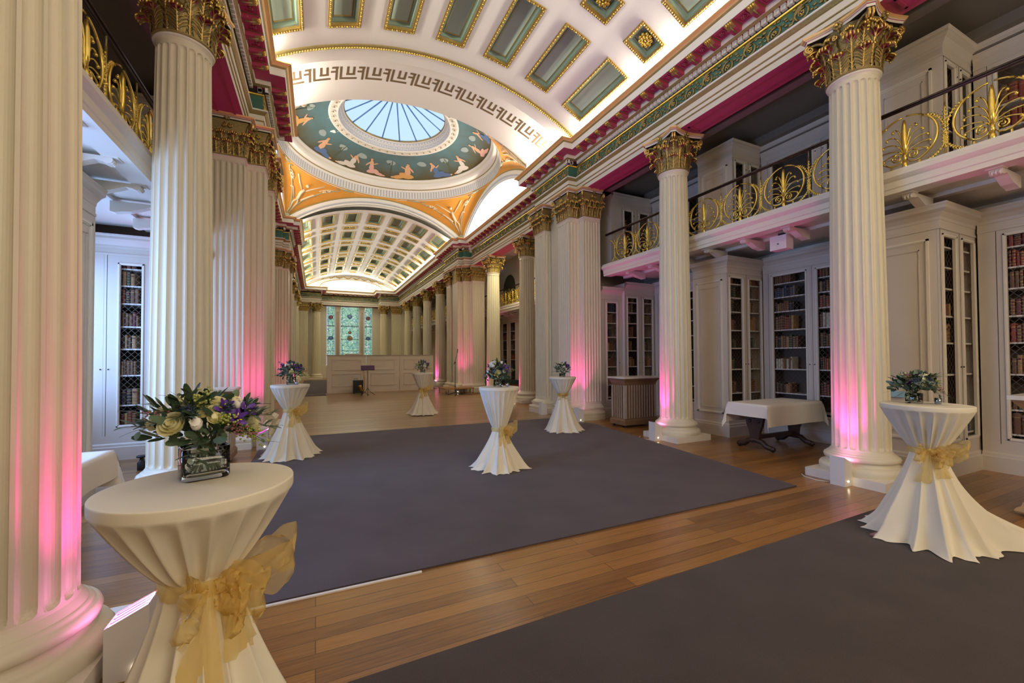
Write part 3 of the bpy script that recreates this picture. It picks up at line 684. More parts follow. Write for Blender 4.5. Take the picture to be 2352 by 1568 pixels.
g.build('gilded_arc', lun)
g = MB()
for k in range(-4, 4):
    for i in range(13):
        t = (k+i/12)*.58+.29; sag = .14*(1-(2*(i/12)-1)**2); x = t
        z = 6.62+.62*math.sqrt(max(0, 1-(x/2.9)**2))+.26-sag; w_ = .022+.03*(1-abs(2*(i/12)-1))
        g.blob((XC+x-.29, 32.56, z), w_, GOLDB if i % 2 else GOLDO, 5, 3)
g.build('gilded_garland', lun)
b = MB(); b.quad((-3.6, -4.6, 8.2), (8.6, -4.6, 8.2), (8.6, 8.4, 8.2), (-3.6, 8.4, 8.2), PLASTER); b.quad((-3.6, 17.3, 8.2), (8.6, 17.3, 8.2), (8.6, 34.7, 8.2), (-3.6, 34.7, 8.2), PLASTER); struct(b, 'ceiling_upper_roof')
# ================================================================== COLUMNS AND PIERS
ZN, ZS = 4.90, 5.54       # neck and soffit heights
def shaft_mesh(nf=20, r0=.285, r1=.243, z0=.335, z1=4.855):
    b = MB(); nz = [0, .006, .03, .06, .5, 1.2, 2.2, 3.2, 4.0, 4.42, 4.46, 4.49, 4.515]; rows = []
    US = [0, .09, .18]+[.18+.82*(1-math.cos(PI*j/9))/2 for j in range(1, 9)]; H = z1-z0
    def R(z):
        t = (z-z0)/H; return r0+(r1-r0)*(t**1.35)
    lev = [(z0, 0, r0+.03), (z0+.035, 0, R(z0)+.004), (z0+.05, .0, R(z0)), (z0+.0525, .35, None), (z0+.058, .6, None), (z0+.066, .8, None), (z0+.076, .92, None), (z0+.092, 1, None), (1.4, 1, None), (2.4, 1, None), (3.4, 1, None), (4.3, 1, None), (z1-.112, 1, None), (z1-.096, .92, None), (z1-.086, .8, None), (z1-.078, .6, None), (z1-.0725, .35, None), (z1-.07, 0, None), (z1-.03, 0, R(z1)), (z1, 0, r1+.012)]
    for z, dep, rr in lev:
        row = []
        for k in range(nf):
            for u in US:
                a = 2*PI*(k+u)/nf; r = rr if rr else R(z)
                if dep and u > .19 :
                    v = (u-.18)/.82; r -= .030*math.sqrt(max(0, dep*dep-(2*v-1)**2))
                row.append((r*math.cos(a), r*math.sin(a), z))
        rows.append(row)
    b.grid(rows, CREAM, True, sm=False); return b.mesh('shaft')
def base_mesh():
    b = MB(); pr = [(.40, .10), (.405, .11), (.415, .135), (.415, .165), (.40, .19), (.375, .20), (.352, .203), (.350, .212), (.338, .225), (.335, .240), (.345, .252), (.362, .256), (.365, .27), (.368, .282), (.360, .302), (.345, .312), (.335, .314), (.332, .325), (.318, .335), (.300, .338)]
    b.lathe(pr, CREAM, 48); return b.mesh('moulded_base')
def plinth_mesh():
    b = MB(); b.box(-.41, -.41, 0, .41, .41, .10, CREAM2); return b.mesh('plinth')
def leaf(b, P, h, w, curl=.09, hue=True, rows=8):
    """acanthus leaf built of ribs; P(u, s, out): u sideways (m), s height (m), out (m) -> point"""
    def C(t):      # centre line: rises, then curls out and down
        if t < .68: q = t/.68; return h*.90*q, .010+.030*q*q, w*(.66+.34*math.sin(q*PI*.62))
        q = (t-.68)/.32; an = q*PI*1.02
        return h*.90+h*.10*math.sin(an*.98)-curl*.28*(1-math.cos(an))*.5, .040+curl*(1-math.cos(an))*.5+curl*.12*math.sin(an), w*(.99-.35*q)
    cols = [-1, -.6, -.25, 0, .25, .6, 1]; G = []; n = rows
    for i in range(n+1):
        t = i/n; s_, o, ww = C(t); G.append([P(c*ww*.46, s_-.012*abs(c), o-.012*abs(c)**2-.004) for c in cols])
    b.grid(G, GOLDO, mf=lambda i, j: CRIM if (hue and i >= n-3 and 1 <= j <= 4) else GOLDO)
    b.grid([[P(c*.011, C(t)[0], C(t)[1]+(.012 if c == 0 else 0)) for c in (-1, 0, 1)] for t in [k/8*.86 for k in range(9)]], GOLD)
    for sd in (-1, 1):
        for k in range(6):       # side ribs fanning to pointed lobes
            t0 = .06+.105*k; t1 = min(.97, t0+.20); s0, o0, w0 = C(t0); s1, o1, w1 = C(t1)
            b.tube([P(sd*.006, s0, o0+.004), P(sd*w1*.24, s0*.45+s1*.55, (o0+o1)/2+.007), P(sd*w1*(.50+.03*(k % 2)), s1, o1-.004)], .0075, GOLD if k % 2 else GOLDO, 4, r1=.0035, cap=False)
    for q in (-2, -1, 0, 1, 2):   # the overturned tip, five fingers
        pts = []
        for k in range(5):
            t = .80+.20*k/4; s_, o, ww = C(t); sp = q*ww*.17*(1+.15*k); pts.append(P(sp, s_-.006*abs(q)-(.010*k/4), o+.004-.006*abs(q)))
        b.tube(pts, lambda t: .0085+.004*math.sin(t*PI), GOLD if q % 2 else GOLDB, 5)
def spiral(b, C, ux, uz, r, turns=1.9, th=.016, m=None, dirn=1, depth=None):
    pts = []
    for k in range(18):
        t = k/17; a = PI/2-dirn*t*turns*2*PI; q = r*(1-.86*t)
        pts.append(Vector(C)+Vector(ux)*q*math.cos(a)+Vector(uz)*q*math.sin(a))
    b.tube(pts, lambda t: th*(1-.35*t), m or GOLD, 5)
def abacus(b, poly, z0=5.462, z1=5.54):
    """poly: list of outline points; stepped moulding white below, gilded crown"""
    cx = sum(p[0] for p in poly)/len(poly); cy = sum(p[1] for p in poly)/len(poly)
    lv = [(z0, .90, CREAM2), (z0+.028, .915, CRIM), (z0+.034, .93, CREAM2), (z0+.040, .945, GCOVE), (z0+.056, .985, GCOVE), (z1, 1.0, GCOVE)]
    rows = [[(cx+(x-cx)*k, cy+(y-cy)*k, z) for x, y in poly] for z, k, m in lv]
    ids = b.grid(rows, CREAM2, True, sm=False, mf=lambda i, j: lv[i][2]); b.face(ids[0][::-1], DARK)
def capital_mesh():
    b = MB(); h0 = 4.885
    b.lathe([(.250, 4.850), (.268, 4.862), (.272, 4.874), (.262, 4.886), (.250, 4.888)], CREAM2, 40)
    b.lathe([(.262, 4.884), (.280, 4.892), (.282, 4.902), (.262, 4.912)], GOLDO, 40)
    b.lathe([(.236, 4.90), (.232, 5.1), (.240, 5.30), (.275, 5.42), (.315, 5.464)], GOLDO, 32)
    for k in range(8):
        for row, (off, hh, w, c, r) in enumerate(((0, .245, .19, .105, .245), (.5, .42, .20, .115, .240))):
            a = 2*PI*(k+off)/8+PI/8*0
            def P(u, s, o, a=a, r=r, row=row):
                rr = r+o+(.02 if row == 0 else 0)+ (0.04*(s/.4)**2 if row else 0); aa = a+u/rr; return (rr*math.cos(aa), rr*math.sin(aa), 4.905+s)
            leaf(b, P, hh, w, c)
    A = .385
    for k in range(4):
        a = PI/4+k*PI/2; d = Vector((math.cos(a), math.sin(a), 0)); s_ = Vector((-math.sin(a), math.cos(a), 0)); zz = Vector((0, 0, 1))
        # stalks rising to the corner volute, both sides
        for sg in (-1, 1):
            sd = (d*1.0+s_*sg*.55).normalized(); pts = []
            for i in range(9):
                t = i/8; rr = .235+.235*t**1.5; lat = sg*(.15*(1-t)**1.2); pts.append(d*rr+s_*lat+zz*(5.17+.27*math.sin(t*PI*.62)))
            b.tube(pts, lambda t: .022-.004*t, GOLDO, 5)
            spiral(b, d*.455+s_*sg*.018+zz*5.395, d, zz, .052, 1.8, .017, GOLD)
            # scroll toward the flower in mid face
            fa = a+sg*PI/4; fd = Vector((math.cos(fa), math.sin(fa), 0)); fs = Vector((-math.sin(fa), math.cos(fa), 0))*sg
            b.tube([d*.22*(1-t)+s_*sg*.13*(1-t)+fd*.285*t-fs*.045*t+zz*(5.19+.20*math.sin(t*PI*.6)) for t in [i/6 for i in range(7)]], .015, GOLDO, 5)
            spiral(b, fd*.30-fs*.042+zz*5.375, -fs, zz, .034, 1.6, .012, GOLD)
        # drop leaf under the volute
        def P(u, s, o, d=d, s_=s_): q = d*(.26+o*1.5)+s_*u+zz*(5.13+s); return (q.x, q.y, q.z)
        leaf(b, P, .24, .13, .10)
        for e in (-.42, .42):
            d3 = Vector((math.cos(a+e), math.sin(a+e), 0)); s3 = Vector((-d3.y, d3.x, 0))
            def P(u, s, o, d3=d3, s3=s3): q = d3*(.245+o*.9+s*.12)+s3*u+zz*(5.20+s); return (q.x, q.y, q.z)
            leaf(b, P, .22, .10, .06, True)
        for i in range(3): b.blob(d*(.425-.012*i)+zz*(5.325-.035*i), .022-.003*i, GOLDB, 6, 3)
        f = Vector((math.cos(a+PI/4), math.sin(a+PI/4), 0)); fs = Vector((-f.y, f.x, 0))
        for i in range(7): e = 2*PI*i/7; b.blob(f*.325+fs*.033*math.cos(e)+zz*(5.487+.033*math.sin(e)), .024, GOLDO, 5, 3)
        b.blob(f*.35+zz*5.487, .02, GOLDB, 6, 3); b.tube([f*.30+zz*5.40, f*.325+zz*5.46], .012, GOLDO, 4)
    poly = []
    for k in range(4):
        a = PI/4+k*PI/2; d = Vector((math.cos(a), math.sin(a))); s_ = Vector((-d.y, d.x)); c0 = d*.535
        poly += [tuple(c0-s_*.045), tuple(c0+s_*.045)]; d2 = Vector((math.cos(a+PI/2), math.sin(a+PI/2))); e0 = c0+s_*.045; e1 = d2*.535-Vector((-d2.y, d2.x))*.045
        f = (d+d2).normalized()
        for t in (.15, .3, .5, .7, .85): q = e0.lerp(e1, t)-f*.075*math.sin(t*PI); poly.append((q.x, q.y))
    abacus(b, poly); return b.mesh('acanthus_capital')
SHM, BSM, PLM, CPM = shaft_mesh(), base_mesh(), plinth_mesh(), capital_mesh()
def column(X, Y, label, group=None, rz=0):
    t = empty('fluted_column', label, 'column', (X, Y, 0), rz, group)
    inst(PLM, 'plinth', t); inst(BSM, 'moulded_base', t); inst(SHM, 'fluted_shaft', t); inst(CPM, 'gilded_capital', t); return t
CH = 3.665
column(XC+CH, 2.77, 'near right fluted cream column behind the cocktail table with train, pink-lit from below')
column(XC+CH, 5.64, 'fluted cream column right of the fluted wooden plinth, pink-lit at its left')
column(XC-CH, 2.69, 'leftmost fluted cream column cut by the photo edge, bright pink glow at its foot')
column(XC-CH, 5.57, 'fluted cream column behind the biggest flower bouquet, blue-lit flutes')
for s, nm in ((1, 'right'), (-1, 'left')):
    far_lab = ['first', 'second', 'third', 'last']
    for j, y in enumerate((12.45, 15.4)):
        column(XC+s*4.105, y, f'fluted column under the dome, {nm} side, {"nearer" if j == 0 else "farther"} of the two'+(', pink at its foot' if s > 0 else ''))
    for j, y in enumerate((21.7, 24.57, 27.44, 30.31)):
        column(XC+s*CH, y, f'{far_lab[j]} of the four far {nm} columns beyond the white partition, counted from the camera')
    column(XC+s*2.35, 33.25, f'fluted column flanking the stained glass windows on the {nm}')

def flat_run(b, p0, p1, n_out, fl=True, skip_base=False):
    """one pilaster face from p0 to p1 (plan), outward normal n_out; fluted"""
    p0 = Vector((*p0, 0)); p1 = Vector((*p1, 0)); L = (p1-p0).length; u = (p1-p0)/L; n = Vector((*n_out, 0))
    z0, z1 = .36, 4.86
    def P(t, z, d=0): q = p0+u*t-n*d; return (q.x, q.y, z)
    flip = u.cross(Vector((0, 0, 1))).dot(n) < 0
    def Q(a, b_, c, d, m):
        b.quad(*((a, b_, c, d) if not flip else (d, c, b_, a)), m)
    if not fl or L < .12: Q(P(0, z0), P(L, z0), P(L, z1), P(0, z1), CREAM); return
    nf = max(1, round(L/.083)); pitch = L/nf; e = pitch*.13; zb, zt = z0+.06, z1-.07
    Q(P(0, z0), P(L, z0), P(L, zb), P(0, zb), CREAM); Q(P(0, zt), P(L, zt), P(L, z1), P(0, z1), CREAM)
    for k in range(nf):
        a, c = k*pitch+e, (k+1)*pitch-e
        Q(P(k*pitch, zb), P(a, zb), P(a, zt), P(k*pitch, zt), CREAM); Q(P(c, zb), P((k+1)*pitch, zb), P((k+1)*pitch, zt), P(c, zt), CREAM)
        m = 5; pr = [(a+(c-a)*j/m, .024*math.sin(PI*j/m)) for j in range(m+1)]
        for j in range(m): Q(P(pr[j][0], zb+.02, pr[j][1]), P(pr[j+1][0], zb+.02, pr[j+1][1]), P(pr[j+1][0], zt-.02, pr[j+1][1]), P(pr[j][0], zt-.02, pr[j][1]), CREAM)
        for z_, z2 in ((zb, zb+.02), (zt, zt-.02)):
            for j in range(m):
                A = [P(pr[j][0], z_, 0), P(pr[j+1][0], z_, 0), P(pr[j+1][0], z2, pr[j+1][1]), P(pr[j][0], z2, pr[j][1])]
                b.quad(*(A if z_ == zb else A[::-1]), CREAM)
BP = [(.14, 0), (.14, .10), (.125, .105), (.135, .135), (.135, .165), (.12, .195), (.075, .20), (.07, .22), (.075, .245), (.085, .25), (.09, .28), (.085, .30), (.06, .31), (.055, .325), (.03, .34), (0, .36)]
CPb = [(0, 4.85), (.012, 4.852), (.022, 4.865), (.012, 4.88)]
def pier(name, label, runs, side, cat='pilaster', group=None):
    """runs: plan polyline (hall side right), faces = fluted flags"""
    pts, fl = runs
    t = empty(name, label, cat, (*pts[0], 0), 0, group); ox, oy = pts[0]
    loc = [(x-ox, y-oy) for x, y in pts]
    b = MB()
    for i in range(len(loc)-1):
        (x0, y0), (x1, y1) = loc[i], loc[i+1]; L = math.hypot(x1-x0, y1-y0); n = (-(y1-y0)/L*side, (x1-x0)/L*side)
        flat_run(b, loc[i], loc[i+1], n, fl[i])
    b.build('fluted_shaft', t)
    def sweep(nm, prof, mats):
        m = MB(); of = [offs_path(loc, d, side) for d, z in prof]
        for i in range(len(loc)-1):
            for k in range(len(prof)-1):
                q = [(*of[k][i], prof[k][1]), (*of[k][i+1], prof[k][1]), (*of[k+1][i+1], prof[k+1][1]), (*of[k+1][i], prof[k+1][1])]
                m.quad(*(q if side < 0 else q[::-1]), mats[k] if isinstance(mats, list) else mats)
        return m
    sweep('', BP, CREAM).build('moulded_base', t)
    c = sweep('', [(0, 4.86), (.014, 4.866), (.022, 4.876), (.012, 4.888), (.026, 4.893), (.03, 4.905), (.01, 4.912), (.0, 5.2), (.03, 5.40), (.06, 5.464), (.10, 5.464), (.105, 5.492), (.115, 5.498), (.12, 5.504), (.15, 5.52), (.155, 5.54)], [CREAM2, CREAM2, CREAM2, GOLDO, GOLDO, GOLDO, GOLDO, GOLDO, GOLDO, DARK, CREAM2, CRIM, CREAM2, GCOVE, GCOVE])
    for i in range(len(loc)-1):
        if not fl[i]: continue
        p0 = Vector((*loc[i], 0)); p1 = Vector((*loc[i+1], 0)); L = (p1-p0).length; u = (p1-p0)/L; n = Vector((-u.y*side, u.x*side, 0))
        k = max(1, round(L/.155)); st = L/k
        for j in range(k):
            def P(a, s, o, j=j): q = p0+u*(st*(j+.5)+a)+n*(o+.012); return (q.x, q.y, 4.905+s)
            leaf(c, P, .235, min(.17, st*.98), .08)
        for j in range(k+1):
            def P(a, s, o, j=j): q = p0+u*(st*j+a)+n*(o+.006); return (q.x, q.y, 4.905+s)
            leaf(c, P, .385, min(.17, st*.95), .09)
        if L > .25:
            mid = p0+u*L/2+n*.10
            for q in range(7): e = 2*PI*q/7; c.blob(mid+u*.03*math.cos(e)+Vector((0, 0, 5.487+.03*math.sin(e))), .022, GOLDO, 5, 3)
            for sg in (-1, 1): spiral(c, p0+u*(L/2+sg*.045)+n*.07+Vector((0, 0, 5.37)), u*-sg, Vector((0, 0, 1)), .036, 1.5, .012, GOLD)
    for i in range(len(loc)):
        near_f = [fl[j] for j in (i-1, i) if 0 <= j < len(fl)]
        if not any(near_f): continue
        of = offs_path(loc, 1, side)[i]; d = Vector((of[0]-loc[i][0], of[1]-loc[i][1], 0))
        if 0 < i < len(loc)-1:
            pv = Vector((loc[i][0]-loc[i-1][0], loc[i][1]-loc[i-1][1])); nx = Vector((loc[i+1][0]-loc[i][0], loc[i+1][1]-loc[i][1]))
            if (pv.x*nx.y-pv.y*nx.x)*side > 0: continue      # inner corner
        d.normalize(); p = Vector((*loc[i], 0)); zz = Vector((0, 0, 1))
        c.tube([p+d*(.02+.13*t**1.4)+zz*(5.16+.26*math.sin(t*PI*.6)) for t in [q/6 for q in range(7)]], .024, GOLDO, 5)
        spiral(c, p+d*.135+zz*5.39, d, zz, .052, 1.8, .024, GOLD)
        for q in range(3): c.blob(p+d*(.115-.012*q)+zz*(5.315-.035*q), .024-.003*q, GOLDB if q else CRIM, 6, 3)
        def P(a, s, o): s2 = Vector((-d.y, d.x, 0)); q = p+d*(o*1.3)+s2*a+zz*(4.905+s); return (q.x, q.y, q.z)
        leaf(c, P, .27, .12, .08)
    c.build('gilded_capital', t)
    return t
def core(t, s, boxes):
    b = MB(); ox, oy = t.location.x, t.location.y
    for x0, y0, x1, y1 in boxes:
        a, c = sorted((XC+s*(x0-XC), XC+s*(x1-XC))); b.box(a-ox, y0-oy, 0, c-ox, y1-oy, 5.54, CREAM)
    b.build('plain_core', t); return t
def merge(a, b):
    for o in [q for q in bpy.data.objects if q.parent == b]:
        o.parent = a; o.location = o.location+b.location-a.location
    bpy.data.objects.remove(b)
def mir(pts, s): return [(XC+s*(x-XC), y) for x, y in pts]
for s, nm in ((1, 'right'), (-1, 'left')):
    A1 = core(pier('compound_pilaster', f'compound fluted pier at near {nm} dome corner, pink-lit'+(' behind a small cocktail table' if s > 0 else ' right of the blue-lit column'), (mir([(6.28, 8.2), (5.80, 8.2), (5.80, 8.42), (5.53, 8.42), (5.53, 8.94), (5.69, 8.94)], s), [1, 1, 1, 1, 0]), s), s, [(5.83, 8.23, 6.27, 9.0), (5.56, 8.45, 6.27, 8.92), (5.70, 8.9, 6.27, 9.57)])
    B1 = core(pier('fluted_pilaster', f'slim fluted pilaster just beyond the near {nm} compound pier', (mir([(5.70, 9.58), (5.50, 9.58), (5.50, 10.12), (5.75, 10.12)], s), [1, 1, 1]), s), s, [(5.72, 9.6, 6.27, 10.1)])
    A2 = core(pier('compound_pilaster', f'compound fluted pier at the far {nm} corner of the dome bay', (mir([(6.75, 17.13), (6.19, 17.13), (6.19, 17.4), (5.86, 17.4), (5.86, 17.62), (5.66, 17.62), (5.66, 18.4), (5.74, 18.4)], s), [1, 1, 1, 1, 1, 0, 0]), s), s, [(6.22, 17.16, 6.75, 18), (5.78, 17.9, 6.7, 18.5)])
    B2 = core(pier('fluted_pilaster', f'slim fluted pilaster just beyond the far {nm} compound pier', (mir([(5.74, 18.6), (5.60, 18.55), (5.60, 19.15), (5.8, 19.15)], s), [1, 1, 1]), s), s, [(5.78, 18.58, 6.7, 19.13)])
    merge(A1, B1); merge(A2, B2)
    core(pier('fluted_pilaster', f'fluted corner pilaster beside the {nm} window column', (mir([(5.95, 32.9), (5.25, 32.9), (5.25, 33.1)], s), [1, 0]), s), s, [(5.3, 32.93, 7.6, 33.1)])
    xs = lambda a, c: (min(XC+s*(a-XC), XC+s*(c-XC)), max(XC+s*(a-XC), XC+s*(c-XC)))
    # narrow carved piers between the stained windows
for x in (-.875, .875):
    b = MB(); b.box(XC+x-.17, EY-.09, .9, XC+x+.17, EY, 5.35, CREAM); b.box(XC+x-.21, EY-.12, 5.35, XC+x+.21, EY, 5.5, CREAM2); b.box(XC+x-.21, EY-.12, .75, XC+x+.21, EY, .95, CREAM2)
    b.box(XC+x-.11, EY-.105, 1.2, XC+x+.11, EY-.09, 5.1, LGREY); struct(b, 'trim_11_window_pier')
b = MB(); b.box(-1, EY-.06, .85, 6, EY+.02, .95, CREAM2)
for x0, x1 in ((-1, XC-1.72), (XC+1.72, 6)): b.box(x0, EY-.05, .0, x1, EY, .85, CREAM2)
struct(b, 'baseboard_end')
mat('blue_glass', (.01, .04, .12), .4, emit=(.05, .16, .36), es=.4)
for k, (a, c) in enumerate(((-1.64, -1.09), (-.66, .66), (1.09, 1.64))):
    p = MB(); p.box(XC+a, EY+.05, .95, XC+c, EY+.07, 5.5, STAIN); wn = struct(p, f'window_{k+1}')
    lm = MB(); LEAD = DARK; yy = EY+.03
    for z in (.95, 2.05, 2.95, 3.95, 4.0, 5.48): lm.box(XC+a, yy, z, XC+c, yy+.03, z+.03, LEAD)
    for x in (a, a+.1, c-.13, c-.03): lm.box(XC+x, yy, .95, XC+x+.02, yy+.03, 5.5, LEAD)
    lm.build('lead_cames', wn)
    md = MB(); cxm = XC+(a+c)/2; big = k == 1
    for z, r, m in (((3.05, .16, mat('amber_glass', (.12, .05, .01), .4, emit=(.26, .15, .05), es=.4)), (4.75, .14, mat('blue_glass', (.01, .04, .12), .4, emit=(.05, .16, .36), es=.4)), (3.5, .09, MATS.get('amber_glass') or CRIM)) if big else ((3.05, .12, MATS['blue_glass']), (4.65, .13, mat('ruby_glass', (.1, .01, .02), .4, emit=(.16, .05, .09), es=.4)))):
        nn = 18; c0 = md.vert((cxm, yy-.005, z)); ids = [md.vert((cxm+r*math.cos(2*PI*q/nn), yy-.005, z+r*math.sin(2*PI*q/nn))) for q in range(nn)]
        for q in range(nn): md.face((c0, ids[q], ids[(q+1) % nn]), m)
        md.tube([(cxm+(r+.02)*math.cos(2*PI*q/nn), yy-.01, z+(r+.02)*math.sin(2*PI*q/nn)) for q in range(nn+1)], .018, DARK, 4, cap=False)
        if r > .1:
            for e in (PI/4, -PI/4): md.tube([(cxm-r*.7*math.cos(e), yy-.012, z-r*.7*math.sin(e)), (cxm+r*.7*math.cos(e), yy-.012, z+r*.7*math.sin(e))], .016, PLASTER if big and z > 4 else GOLDO, 4)
    md.build('medallion', wn)
# ================================================================== GALLERIES
def palmette_mesh():
    b = MB(); g = GOLDB      # local: x along rail, z up, y out of plane; unit .72 wide, z 0..0.62 (0 = gallery kerb)
    C = Vector((0, 0, .345)); Rr = .295
    for s in (-1, 1):
        pts = [C+Vector((s*Rr*math.sin(a), 0, Rr*math.cos(a))) for a in [R_(4+150*k/16) for k in range(17)]]
        a = pts[-1]; pts += [Vector((s*.09, 0, .075)), Vector((s*.045, 0, .085)), Vector((s*.02, 0, .12))]
        b.tube(pts, lambda t: .0095+.004*math.sin(t*PI), GOLDO if 0 else g, 5)
        spiral(b, (s*.075, .006, .155), (s, 0, 0), (0, 0, 1), .052, 1.7, .010, g)
        for k, (dx, h, cx) in enumerate(((.105, .50, .0), (.165, .42, .0), (.205, .335, 0), (.225, .25, 0), (.20, .175, 0))):
            p = [Vector((s*.012, 0, .16))]
            for i in range(1, 10):
                t = i/9; an = t*PI*.60; x = s*(.012+dx*(1-math.cos(an*1.0))/(1-math.cos(PI*.6))); z = .16+(h-.16+.02)*math.sin(an)/1.0 if h > .2 else .16+.055*math.sin(t*PI*.9); p.append(Vector((x, 0, z)))
            b.tube(p, lambda t: .006+.003*t, g, 4); b.blob(p[-1]+Vector((-s*.006, 0, -.012)), .017, g, 6, 4)
    b.tube([(0, 0, .09), (0, 0, .2)], .021, g, 6); b.tube([(0, 0, .0), (0, 0, .03), (0, 0, .07), (0, 0, .10)], lambda t: .013+.016*math.sin(t*PI), g, 6)
    b.tube([(0, 0, .17), (0, 0, .30), (0, 0, .42), (0, 0, .53), (0, 0, .60)], lambda t: .012+.018*math.sin(t**.8*PI)**1.0*(t > .1), g, 6)
    for s in (-1, 1): b.box(s*.135-.008, -.006, 0, s*.135+.008, .006, .065, g)
    return b.mesh('palmette_panel')
def fern_mesh():
    b = MB(); g = GOLDB
    b.tube([(0, 0, 0), (0, 0, .62)], .010, g, 5)
    def frond(pts, w):
        pts = [Vector(p) for p in pts]; n = len(pts)
        b.tube(pts, .008, g, 4)
        for i in range(n-1):
            t = (pts[i+1]-pts[i]).normalized(); nn = Vector((-t.z, 0, t.x)); ww = w*math.sin(PI*(.18+.8*i/n))
            for s in (-1, 1):
                p = pts[i]; q = p+nn*s*ww+t*ww*.9
                b.tube([p, p.lerp(q, .5)+t*.004, q], lambda t: .012-.007*t, g, 4)
    frond([(0, .003, .10+.045*k) for k in range(12)], .034)
    for s in (-1, 1):
        frond([(s*(.015+.15*(1-math.cos(t*PI/2))*1.0+.03*t), 0, .36+.21*math.sin(t*PI/2)) for t in [k/9 for k in range(10)]], .022)
        frond([(s*(.012+.17*t**1.3), 0, .16-.13*math.sin(t*PI/2)+.0) for t in [k/8 for k in range(9)]], .02)
        frond([(s*.013, .003, .30-.035*k) for k in range(6)], .02)
    b.blob((0, 0, .27), .022, g, 6, 4)
    return b.mesh('fern_standard')
PALM, FERN = palmette_mesh(), fern_mesh()
def gallery(s, y0, y1, phase, label, X=6.365, dz=0.0, brk=True, palms=True):
    """floor slab, moulded fascia, soffit brackets as structure; the railing as a thing"""
    sx = lambda x: XC+s*(x-XC)
    pr = [(0, 3.475), (0, 3.53), (-.008, 3.535), (-.012, 3.54), (-.012, 3.615), (-.02, 3.62), (-.035, 3.63), (-.06, 3.655), (-.065, 3.66), (-.065, 3.70), (-.05, 3.705), (-.045, 3.715), (-.035, 3.72), (-.035, 3.75), (0, 3.755)]
    b = MB()
    for k in range(len(pr)-1):
        (d0, z0), (d1, z1) = pr[k], pr[k+1]; q = [(sx(X+d0), y0, z0+dz), (sx(X+d0), y1, z0+dz), (sx(X+d1), y1, z1+dz), (sx(X+d1), y0, z1+dz)]
        b.quad(*(q if s < 0 else q[::-1]), CREAM2 if k != 7 and k != 8 else CREAM2)
    XB = 8.33 if s > 0 else 8.0
    a, c = sorted((sx(X), sx(XB))); b.box(a, y0, 3.70+dz, c, y1, 3.755+dz, CASE)
    b.quad((a, y0, 3.52+dz), (a, y1, 3.52+dz), (c, y1, 3.52+dz), (c, y0, 3.52+dz), CREAM2)
    for xx0, xx1, z in ((X+.003, X+.22, 3.476), (6.98, 7.08, 3.47), (XB-.16, XB, 3.43), (XB-.08, XB, 3.38)):
        a, c = sorted((sx(xx0), sx(xx1))); b.box(a, y0, z+dz, c, y1, 3.53+dz, CREAM2)
    for y in (y0, y1): pass
    fl = struct(b, 'trim_12_gallery_floor')
    n0 = math.ceil((y0-phase)/.72)
    ys = [phase+.72*k for k in range(n0, 200) if phase+.72*k < y1]
    if brk:
        for y in ys:
            q = MB(); w = .05
            pf = [(.16, 3.475), (.10, 3.475), (.085, 3.46), (.085, 3.435), (.10, 3.415), (.13, 3.41), (.16, 3.425), (.22, 3.435), (.30, 3.40), (.40, 3.36), (.50, 3.345), (.56, 3.33), (.60, 3.34), (.60, 3.475)]
            for wy in (-w, w):
                ids = [q.vert((sx(X+.05+d), y+wy, z+dz)) for d, z in pf]; q.face(ids, CREAM2)
            for k in range(1, len(pf)-1):
                (d0, z0), (d1, z1) = pf[k], pf[k+1]; q.quad((sx(X+.05+d0), y-w, z0+dz), (sx(X+.05+d1), y-w, z1+dz), (sx(X+.05+d1), y+w, z1+dz), (sx(X+.05+d0), y+w, z0+dz), CREAM2)
            for yy in (-.03, 0, .03): q.tube([(sx(X+.05+.09), y+yy, 3.45+dz), (sx(X+.05+.082), y+yy, 3.435+dz), (sx(X+.05+.1), y+yy, 3.412+dz)], .011, CREAM2, 5)
            q.box(min(sx(X+.09), sx(X+.22)), y-w-.015, 3.468+dz, max(sx(X+.09), sx(X+.22)), y+w+.015, 3.478+dz, CREAM2)
            q.build('console_bracket', fl)
    t = empty('gallery_railing', label, 'railing', (sx(X+.085), (y0+y1)/2, 3.755+dz)); xm, ym = sx(X+.085), (y0+y1)/2
    h = MB(); h.tube([(0, y0-ym, .735), (0, y1-ym, .735)], .018, IRON, 8); h.box(-.03, y0-ym, .742, .03, y1-ym, .762, IRON)
    for y in ys: h.tube([(0, y+.36-ym, .62), (0, y+.36-ym, .735)], .009, GOLDO, 4) if y+.36 < y1 else None
    h.build('handrail', t)
    M0 = Matrix.Rotation(PI/2, 4, 'Z')
    if palms:
        for y in ys:
            if y < .9: continue
            inst(PALM, 'palmette_panel', t, Matrix.Translation((0, y-ym, 0)) @ M0)
            if y+.36 < y1-.1: inst(FERN, 'fern_standard', t, Matrix.Translation((0, y+.36-ym, 0)) @ M0)
            pass
    return fl
for s, nm in ((1, 'right'), (-1, 'left')):
    ph = 1.04
    gallery(s, -4.5, 8.19, 2.46-7*.72, f'gilded palmette gallery railing behind the near columns on the {nm}')
    gallery(s, 10.3, 19.5, 10.7, f'gilded gallery railing behind the dome columns on the {nm}', X=7.4)
    gallery(s, 19.5, 32.9, 20.0, f'gilded gallery railing behind the far {nm} columns')
